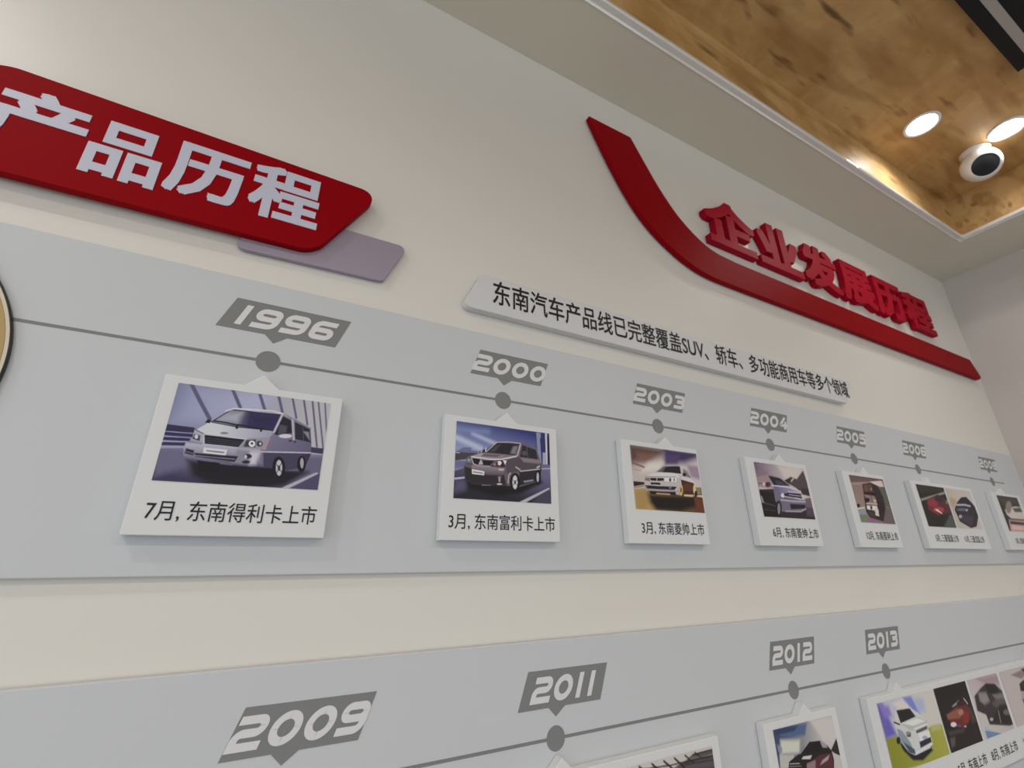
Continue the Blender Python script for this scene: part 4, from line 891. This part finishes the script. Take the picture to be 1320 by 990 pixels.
  ('P','8a2a26',[(0.805,0.583),(0.777,0.617),(0.738,0.643),(0.696,0.657),(0.656,0.658),(0.624,0.645),(0.605,0.62),(0.603,0.587),(0.616,0.551),(0.644,0.517),(0.682,0.491),(0.724,0.476),(0.765,0.475),(0.798,0.488),(0.817,0.513),(0.819,0.546)],0.0444),
  ('P','8a9894',[(0.394,0.335),(0.645,0.272),(0.529,0.336),(0.401,0.356)],0.0159),
  ('P','3a2020',[(0.55,0.299),(0.84,0.281),(0.821,0.381),(0.543,0.379)],0.0254),
  ('L','b8b4ac',[(0.803,0.275),(0.87,0.368)],0.0127,0.0254),
  ('P','d8ccd4',[(0.365,0.627),(0.351,0.64),(0.327,0.648),(0.295,0.651),(0.263,0.648),(0.233,0.64),(0.21,0.627),(0.199,0.613),(0.2,0.599),(0.214,0.586),(0.238,0.578),(0.27,0.575),(0.303,0.577),(0.333,0.585),(0.356,0.598),(0.367,0.612)],0.019),
  ('P','5a4a7a',[(0.485,0.667),(0.475,0.675),(0.457,0.68),(0.434,0.681),(0.409,0.678),(0.386,0.672),(0.369,0.664),(0.359,0.655),(0.359,0.645),(0.368,0.638),(0.386,0.634),(0.409,0.633),(0.434,0.635),(0.457,0.641),(0.475,0.649),(0.485,0.659)],0.019),
  ('P','46403f',[(0.064,0.689),(0.506,0.711),(0.634,0.693),(0.51,0.77),(0.102,0.753)],0.0381),
  ('P','5c5454',[(0.083,0.787),(0.227,0.795),(0.159,0.915),(0.04,0.929)],0.0507),
  ('P','c0a0a0',[(0.636,0.704),(0.63,0.709),(0.619,0.712),(0.606,0.713),(0.592,0.712),(0.579,0.708),(0.569,0.703),(0.564,0.697),(0.564,0.691),(0.571,0.687),(0.581,0.683),(0.594,0.682),(0.609,0.683),(0.622,0.687),(0.631,0.692),(0.637,0.698)],0.0127),
  ('P','4a4038',[(0.922,0.418),(0.971,0.672),(0.837,0.689),(0.839,0.486)],0.0634),
 ],
 'charcoal_suv': [
  ('P',('b2a8ac','c4c0bc',(0.526,0.114),(0.052,0.882)),None,0.0),
  ('P','a08c94',[(0.291,0.014),(1.421,0.052),(1.419,0.263),(0.513,0.134)],0.1055),
  ('P','8c7c84',[(0.995,0.065),(1.392,0.095),(1.361,0.347),(1.065,0.303)],0.0704),
  ('P','3a3436',[(0.07,0.285),(0.36,0.178),(0.558,0.129),(0.832,0.179),(0.969,0.311),(1.247,0.376),(1.417,0.539),(1.4,0.762),(1.328,0.928),(0.867,0.931),(0.266,0.8),(0.248,0.63),(0.025,0.529)],0.0352),
  ('P','8c8688',[(0.217,0.243),(0.465,0.281),(0.494,0.437),(0.305,0.471),(0.191,0.388)],0.0844),
  ('P','1f1b1c',[(0.501,0.154),(0.825,0.189),(0.901,0.347),(0.569,0.318)],0.0352),
  ('P','7a7476',[(0.635,0.35),(1.066,0.371),(1.247,0.512),(0.729,0.475)],0.0704),
  ('P','5c5658',[(1.191,0.593),(1.144,0.62),(1.055,0.634),(0.937,0.634),(0.81,0.619),(0.693,0.593),(0.603,0.559),(0.551,0.523),(0.547,0.489),(0.59,0.462),(0.674,0.448),(0.788,0.447),(0.916,0.46),(1.037,0.486),(1.132,0.521),(1.186,0.558)],0.0704),
  ('P','221e20',[(0.77,0.547),(1.359,0.62),(1.287,0.92),(0.88,0.912),(0.376,0.757)],0.0704),
  ('P','a8a4a4',[(0.424,0.74),(0.414,0.75),(0.397,0.756),(0.376,0.759),(0.355,0.758),(0.336,0.752),(0.323,0.743),(0.317,0.732),(0.319,0.722),(0.33,0.713),(0.346,0.706),(0.367,0.703),(0.389,0.705),(0.407,0.711),(0.421,0.719),(0.427,0.73)],0.0176),
  ('L','8a8486',[(0.666,0.638),(0.631,0.824)],0.0176,0.0352),
  ('P','6a6466',[(1.053,0.725),(1.031,0.742),(0.994,0.753),(0.948,0.756),(0.9,0.752),(0.856,0.74),(0.824,0.723),(0.808,0.704),(0.812,0.684),(0.832,0.668),(0.869,0.657),(0.914,0.653),(0.963,0.658),(1.008,0.669),(1.04,0.686),(1.056,0.706)],0.0422),
  ('P','6c8cac',[(0.068,0.855),(0.59,1.016),(0.062,0.995)],0.0211),
  ('P','a8b4c0',[(0.108,0.791),(0.282,0.905),(0.063,0.864)],0.0352),
 ],
 'pale_hatchback': [
  ('P','bab2b0',None,0.0),
  ('P','8a7e7c',[(0.379,0.107),(0.801,0.066),(1.064,0.124),(0.735,0.226)],0.0467),
  ('P','3a3230',[(0.817,0.044),(1.391,0.041),(1.304,0.155),(0.907,0.128)],0.0234),
  ('P','2a2628',[(0.583,0.3),(0.765,0.254),(1.168,0.334),(1.018,0.53),(0.536,0.434)],0.0311),
  ('P','6a6468',[(0.49,0.566),(0.97,0.594),(0.78,0.844),(0.502,0.751)],0.0467),
  ('P','a4a0a2',[(0.521,0.455),(0.926,0.516),(0.862,0.601),(0.49,0.566)],0.0311),
 ],
}


# ================================================================== the setting
SOF = 1.766            # soffit height above the eye, wall units
TOP = 2.035            # wood ceiling height
TY = .727              # tray edge distance from the camera plane, wall units
TX = 3.39              # tray right edge
RX = 3.84              # right wall
x0, x1 = K * -3.2, K * RX
yb = K * -5.0
zs, zt = H + K * SOF, H + K * TOP


def struct(name, bm, m, label):
    return tag(from_bm(name, bm, m), label, kind='structure')


struct('wall_back', box_bm((x0, K, 0), (x1 + .12, K + .12, zt + .15)), M_wall, 'cream painted wall carrying the timeline panels and signs')
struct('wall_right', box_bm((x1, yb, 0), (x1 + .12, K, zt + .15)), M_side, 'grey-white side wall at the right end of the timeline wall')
struct('floor', box_bm((x0, yb, -.1), (x1 + .12, K + .12, 0)), M_floor, 'pale tiled floor')
bm = box_bm((x0, K * TY + .012, zs), (x1, K, zt + .12))
box_bm((K * TX + .012, yb, zs), (x1, K * TY + .012, zt + .12), bm)
struct('trim_1', bm, M_soffit, 'white plaster soffit running round the wood ceiling')
# recessed wood ceiling with its upstands
bm = box_bm((x0, yb, zt), (K * TX, K * TY, zt + .02))
box_bm((x0, K * TY, zs + .004), (K * TX, K * TY + .012, zt + .02), bm)
box_bm((K * TX, yb, zs + .004), (K * TX + .012, K * TY + .012, zt + .02), bm)
struct('ceiling', bm, M_wood, 'recessed strand-board wood ceiling')


def bead(name, a, b, n, label):
    """rounded metal bead along the lower edge of the tray, from a to b; n = direction into the tray"""
    a, b, n = Vector(a), Vector(b), Vector(n)
    prof = [(-.0125, -.002), (-.0125, .004)] + [(.004 + .004 * math.sin(k * PI / 10), .003 - .005 * math.cos(k * PI / 10)) for k in range(0, 6)] + [(.007, .011), (.0, .013)]
    bm = bmesh.new()
    A = [bm.verts.new(a + n * x + Vector((0, 0, z))) for x, z in prof]
    B = [bm.verts.new(b + n * x + Vector((0, 0, z))) for x, z in prof]
    m_ = len(prof)
    for i in range(m_):
        j = (i + 1) % m_
        bm.faces.new((A[i], A[j], B[j], B[i]))
    bm.faces.new(A); bm.faces.new(B)
    return struct(name, bm, M_trim, label)


bead('trim_2', (x0, K * TY, zs), (K * TX + .0125, K * TY, zs), (0, -1, 0), 'bright metal bead along the long edge of the wood ceiling')
bead('trim_3', (K * TX, K * TY + .0125, zs), (K * TX, yb, zs), (-1, 0, 0), 'bright metal bead along the short right edge of the wood ceiling')

# ================================================================== timeline panels
TP = .014      # panel face
TBF = .037     # photo board face
LINE = .003    # half height of the timeline


def flag(node, v_tip, parent, year, left, right):
    """year flag: slanted tab with a pointer, digits in the panel colour on it"""
    sk = .026
    b0, b1 = v_tip + .0175, v_tip + .0875
    t = TP + .0006
    out = [(node + left - sk, b0), (node - .016, b0), (node + .002, v_tip), (node + .026, b0), (node + right - sk, b0), (node + right, b1), (node + left, b1)]
    f = prism('year_flag', out, TP - .001, t, M_grey, parent)
    f['label'] = 'grey year flag reading ' + year
    bm = bmesh.new()
    hgt = .0475
    yb_ = b0 + (b1 - b0 - hgt) / 2 - .001
    adv = {c: (.0545 if c != '1' else .032) for c in '0123456789'}
    tot = sum(adv[c] for c in year) - .007
    x = node + (left + right) / 2 - sk / 2 - tot / 2
    for c in year:
        wd = .0475
        off = x if c != '1' else x - (wd - .025) / 2
        fn = lambda p, off=off: (off + p.x * wd + (p.y - .5) * hgt * sk / (b1 - b0), yb_ + p.y * hgt)
        for si, (pts, closed, r) in enumerate(digit_paths(c)):
            pp = rounded(pts, r, 7, closed) if r else pts
            stroke(bm, pp, closed, .125, fn, t + .0005 + .00012 * si)
        x += adv[c]
    for fc in bm.faces:
        fc.normal_update()
        if fc.normal.y > 0:
            fc.normal_flip()
    me = bpy.data.meshes.new('year_digits')
    bm.to_mesh(me)
    bm.free()
    d = link('year_digits', me, M_digit, None)
    d.parent = f
    d.location = (0, 0, 0)
    d.matrix_parent_inverse = Matrix.Identity(4)
    return f


def timeline(label, v0, v1, ul, ur, vline, line_l, line_r, nodes):
    root = thing('timeline_panel', label, 'timeline panel', W((ul + ur) / 2, v0, 0))
    prism('panel', [(ul, v0), (ur, v0), (ur, v1), (ul, v1)], .0022, TP, M_panel, root, .0012)
    prism('timeline_line', [(line_l, vline - LINE), (line_r, vline - LINE), (line_r, vline + LINE), (line_l, vline + LINE)], TP - .001, TP + .0004, M_grey, root)
    for node, year, l, r, tip in nodes:
        prism('node_dot', [(node + .0225 * math.cos(k * PI / 20), vline + .0225 * math.sin(k * PI / 20)) for k in range(40)], TP - .001, TP + .0008, M_grey, root)
        f = flag(node, tip, root, year, l, r)
    return root


UP_NODES = [-.047, .489, 1.017, 1.551, 2.082, 2.600, 3.385]
timeline('white upper timeline panel carrying the years 1996 to 2008', -.0255, .556, -.78, 3.78, .3785, -.78, 3.53,
         [(UP_NODES[0], '1996', -.078, .148, .4195)] + [(n, y, -.066, .139, .4195) for n, y in zip(UP_NODES[1:], ('2000', '2003', '2004', '2005', '2006', '2008'))])
LO_NODES = [.087, .6165, 1.421, 1.919]
timeline('white lower timeline panel carrying the years 2009 to 2013', -.752, -.1685, -1.2, 3.78, -.3505, -1.2, 3.70,
         [(n, y, -.064, .147, -.3125) for n, y in zip(LO_NODES, ('2009', '2011', '2012', '2013'))])


# ================================================================== photo boards
def board(u0, v0, u1, v1, node, label, group):
    root = thing('photo_board', label, 'photo board', W((u0 + u1) / 2, v0, TP), group)
    out = [(u0, v0), (u1, v0), (u1, v1), (node + .030, v1), (node, v1 + .026), (node - .030, v1), (u0, v1)]
    prism('backing', out, TP + .0012, TBF, M_board, root, .0009)
    return root


def caption(text, rect, root):
    return lettering('caption', text, rect, TBF, TBF + .0008, M_black, root, .004, sides=False)


TF = TBF + .0009
GU = 'photo boards on the upper timeline panel'
GL = 'photo boards on the lower timeline panel'
V0, V1 = .0378, .3145
PB, PT = .1252, .3003
UPPER = [
    (-.2015, .1037, UP_NODES[0], 'white photo board under 1996, picture of a silver van on a bridge',
     [('silver_van', -.1791, .0806, 190, 'picture of a silver van on a cable bridge')], [('7月, 东南得利卡上市', (-.1765, .0600, .0850, .0945))]),
    (.3300, .6320, UP_NODES[1], 'white photo board under 2000, picture of a dark grey minivan on a city road',
     [('grey_minivan', .3574, .6093, 170, 'picture of a dark grey minivan under a blue sky')], [('3月, 东南富利卡上市', (.3490, .0600, .6180, .0945))]),
    (.8450, 1.1430, UP_NODES[2], 'white photo board under 2003, picture of a silver sedan at sunset',
     [('silver_sedan', .8763, 1.1417 - .004, 140, 'picture of a silver sedan under a purple sunset sky')], [('3月, 东南菱帅上市', (.8900, .0610, 1.1250, .0945))]),
    (1.3650, 1.6940, UP_NODES[3], 'white photo board under 2004, picture of a dark car beside a white fence',
     [('dark_wagon', 1.406, 1.690 - .012, 120, 'picture of a dark car beside a fence')], [('6月, 东南菱绅上市', (1.4350, .0620, 1.6760, .0950))]),
    (1.9200, 2.2170, UP_NODES[4], 'white photo board under 2005, picture of a brown car and its rear window',
     [('rear_hatchback', 1.963, 2.205, 100, 'picture of a brown car')], [('12月, 东南菱利上市', (1.9750, .0630, 2.1950, .0950))]),
    (2.4300, 3.0100, UP_NODES[5], 'wide white photo board under 2006, a red car beside a black car',
     [('red_coupe', 2.471, 2.7225, 90, 'picture of a red car on black'), ('dark_saloon', 2.735, 2.985, 90, 'picture of a black car on pale grey')],
     [('5月, 三菱蓝瑟上市', (2.500, .0640, 2.705, .0950)), ('11月, 三菱戈蓝上市', (2.765, .0640, 2.960, .0950))]),
    (3.2300, 3.5900, UP_NODES[6], 'white photo board cut by the right picture edge, picture of a white car',
     [('white_fastback', 3.288, 3.545, 70, 'picture of a white car')], [('3月, 东南菱悦上市', (3.320, .0650, 3.520, .0950))]),
]
for u0, u1, node, lab, pics, caps in UPPER:
    b = board(u0, V0, u1, V1, node, lab, GU)
    for art, a0, a1, rows, pl in pics:
        photograph(art, (a0, PB, a1, PT), TF, rows, b, pl)
    for tx, rc in caps:
        caption(tx, rc, b)
LB, LT = -.6915, -.4035
LOWER = [
    (.5180, 1.0680, LO_NODES[1], 'white photo board under 2011, only the corner of a grey building picture in view',
     [('grey_building', .545, 1.042, 80, 'picture with a dark grey building')], [('东南汽车新产品上市', (.62, -.665, .95, -.634))]),
    (1.2380, 1.5620, LO_NODES[2], 'white photo board under 2012, picture of a maroon and black sedan',
     [('maroon_sedan', 1.272, 1.535, 130, 'picture of a dark maroon sedan under a cloudy sky')], [('5月, 东南轿车上市', (1.29, -.665, 1.52, -.634))]),
    (1.7280, 2.9450, LO_NODES[3], 'widest white photo board under 2013 with a row of four car pictures',
     [('white_suv', 1.776, 2.124, 110, 'picture of a white off-road car on grass'), ('red_supercar', 2.134, 2.372, 100, 'picture of a red car on black'),
      ('charcoal_suv', 2.390, 2.640, 90, 'picture of a charcoal car'), ('pale_hatchback', 2.665, 2.915, 70, 'pale picture of a car')],
     [('3月, 东南汽车上市', (1.830, -.666, 2.09, -.632)), ('5月, 东南上市', (2.15, -.666, 2.36, -.632)), ('8月, 东南上市', (2.40, -.666, 2.62, -.632)), ('10月, 东南上市', (2.68, -.666, 2.89, -.632))]),
]
for u0, u1, node, lab, pics, caps in LOWER:
    b = board(u0, LB, u1, LT, node, lab, GL)
    for art, a0, a1, rows, pl in pics:
        photograph(art, (a0, -.600, a1, -.4195), TF, rows, b, pl)
    for tx, rc in caps:
        caption(tx, rc, b)

# ================================================================== signs
# red title sign with its silver tab
root = thing('title_sign', 'red slanted title sign with white characters above the upper panel, grey tab below it', 'sign', W(-.25, .645, 0))
ST = .032
q = 1 - ST
plate = rounded([(-.760 * q, .662 * q), (.000 * q, .676 * q), (.132 * q, .902 * q), (-.622 * q, .912 * q)], [.05, .06, .030, .075], 10)
prism('plate', plate, .014, ST, M_red, root, .0010)
for ch, rc in zip('产品历程', ((-.594, .728, -.447, .872), (-.441, .716, -.319, .858), (-.309, .728, -.164, .868), (-.155, .730, -.005, .882))):
    o = lettering('lettering', ch, tuple(c * q for c in rc), ST, ST + .0012, M_white_letter, root, .028)
    o['label'] = 'white character ' + ch
tab = rounded([(-.160 * .986, .634 * .986), (.163 * .986, .644 * .986), (.216 * .986, .764 * .986), (-.104 * .986, .762 * .986)], [.016, .012, .016, .012], 6)
o = prism('accent_tab', tab, .0022, .0138, M_silver, root, .0012)
o['label'] = 'silver grey slanted tab under the red plate'

# slogan plaque
root = thing('slogan_plaque', 'long white slanted plaque with one line of black characters above the years 2000 to 2004', 'sign', W(1.3, .62, 0))
pq = .975
out = rounded([(.372 * pq, .634 * pq), (2.180 * pq, .634 * pq), (2.268 * pq, .750 * pq), (.428 * pq, .750 * pq)], [.018, .012, .014, .018], 6)
prism('plaque', out, .0022, .025, M_plaque, root, .0014)
lettering('lettering', '东南汽车产品线已完整覆盖SUV、轿车、多功能商用车等多个领域', (.463 * pq, .662 * pq, 2.215 * pq, .741 * pq), .025, .0258, M_black, root, .011, sides=False)

# red swoosh
inner = [(1.046, 1.574), (1.110, 1.462), (1.172, 1.362), (1.252, 1.263), (1.352, 1.189), (1.440, 1.156), (1.560, 1.146)]
outer = [(.842, 1.574), (.925, 1.395), (1.006, 1.254), (1.086, 1.160), (1.182, 1.092), (1.285, 1.046), (1.390, 1.025), (1.540, 1.021)]
out = spline(outer, 6) + [(3.740, 1.021), (3.768, 1.040), (3.700, 1.143)] + spline(inner, 6)[::-1]
o = prism('swoosh', out, .006, .027, M_red, None, .0010)
tag(o, 'long red swoosh with an upturned left end, under the raised red characters', 'wall ornament')
# short standoffs hold the swoosh off the wall
for u, v in ((1.02, 1.40), (1.30, 1.12), (1.9, 1.08), (2.6, 1.08), (3.3, 1.08), (3.62, 1.08)):
    prism('standoff', [(u + .012 * math.cos(k * PI / 6), v + .012 * math.sin(k * PI / 6)) for k in range(12)], .0022, .0058, M_dark, o)

# six raised characters
order = ('first', 'second', 'third', 'fourth', 'fifth', 'last')
pos = [(1.376, 1.686), (1.700, 2.000), (2.016, 2.316), (2.330, 2.632), (2.640, 2.940), (2.950, 3.255)]
KL = .970 / .945
for i, (ch, (a, b)) in enumerate(zip('企业发展历程', pos)):
    o = lettering('raised_character', ch, (a * KL, 1.182 * KL, b * KL, 1.422 * KL), .0022, .030, M_red_char, None, .038)
    tag(o, 'thick raised red character %s, %s of six above the red swoosh' % (ch, order[i]), 'sign letter', 'raised red characters above the swoosh')

# round gold emblem at the left end of the upper panel
c_ = W(-.690, .282, TP)
root = thing('round_emblem', 'round gold disc with a dark rim at the left end of the upper panel', 'emblem', c_)
n_ = Vector((0, -1, 0))
R0 = .2775 * K
from_bm('rim', revolve_bm([(R0 - .006, .0008), (R0, .0008), (R0, .0042), (R0 - .0006, .005), (R0 - .0016, .005), (R0 - .0016, .003), (R0 - .006, .003)], c_, n_, 160), M_dark, root)
from_bm('bezel', revolve_bm([(R0 - .0052, .0031), (R0 - .0018, .0031), (R0 - .0018, .0048), (R0 - .0044, .0048), (R0 - .0052, .0042)], c_, n_, 160), M_cream, root)
from_bm('face', revolve_bm([(0, .0008), (R0 - .0054, .0008), (R0 - .0054, .0044), (0, .0044)], c_, n_, 160), M_gold, root)


# ================================================================== ceiling fittings
def downlight(u, y, label, power=1.0):
    o = Vector((K * u, K * y, zt))
    root = thing('downlight', label, 'downlight', o, 'round recessed downlights in the wood ceiling')
    dn = Vector((0, 0, -1))
    from_bm('trim_ring', revolve_bm([(.0, 0), (.049, 0), (.049, .003), (.046, .005), (.041, .0045), (.039, .002), (0, .002)], o, dn, 48), M_white, root, True)
    from_bm('lens', revolve_bm([(0, .0022), (.0385, .0022), (.036, .0040), (0, .0048)], o, dn, 40), M_lens, root, True)
    ld = bpy.data.lights.new('downlight lamp', 'AREA')
    ld.shape = 'DISK'
    ld.size = .062
    ld.energy = DOWN_W * power
    ld.spread = math.radians(150)
    ld.color = (1, .975, .94)
    lo = bpy.data.objects.new('downlight_lamp', ld)
    COL.objects.link(lo)
    lo.parent = root
    lo.location = (0, 0, -.008)
    return root


downlight(2.600, .526, 'round lit downlight in the wood ceiling, left of the other one by the white camera', .25)
downlight(3.015, .338, 'round lit downlight in the wood ceiling, right above the white ball camera', .25)
for u, y, pw in ((-1.35, -.1, .9), (-2.5, .10, 1.3), (3.1, -1.9, 1.2), (-1.6, -1.9, 1), (-.2, -1.9, 1), (1.3, -1.9, 1), (2.7, -1.9, 1.2), (.5, -3.2, 1), (2.2, -3.2, 1)):  # unseen extra downlights, added to brighten the timeline wall from out of view
    downlight(u, y, 'added downlight in the wood ceiling, out of view, to light the wall', pw)

# surveillance camera ball
cb = Vector((K * 3.055, K * .478, H + K * 1.945))
root = thing('ceiling_camera', 'white ball-shaped camera with a black round face near the ceiling corner', 'camera', (cb.x, cb.y, zt))
rb = .054
from_bm('mount', revolve_bm([(0, 0), (.042, 0), (.042, .006), (.034, .012), (.028, zt - cb.z - .02), (0, zt - cb.z - .02)], (cb.x, cb.y, zt), (0, 0, -1), 40), M_white, root, True)
fd = (Vector((0, 0, H)) - cb).normalized() * 1.0 + rgt * .32
fd.normalize()
th = math.asin(.70)
prof = [(rb * math.sin(a), rb * math.cos(a)) for a in [th + (PI - th) * k / 24 for k in range(25)]]
prof[-1] = (0, prof[-1][1])
from_bm('ball_housing', revolve_bm([(0, prof[0][1] - .012), (rb * .66, prof[0][1] - .012), (rb * .66, prof[0][1] + .001)] + prof, cb, fd, 48), M_white, root, True)
from_bm('lens_face', revolve_bm([(0, prof[0][1] - .006), (rb * .655, prof[0][1] - .006), (rb * .655, prof[0][1] - .001), (rb * .6, prof[0][1] + .001), (0, prof[0][1] + .004)], cb, fd, 48), M_dark, root, True)

# black linear fitting
zl = zt - .018
root = thing('linear_ceiling_light', 'black linear ceiling fitting with a grey strip, at the top right of the wood ceiling', 'ceiling light', (K * 1.0, K * .05, zt))
from_bm('housing', box_bm((K * -1.0, K * -.06, zl), (K * 2.630, K * .1925, zt)), M_blackmetal, root)
from_bm('diffuser', box_bm((K * -.98, K * .1165, zl - .0015), (K * 2.600, K * .1475, zl + .004)), M_diff, root)
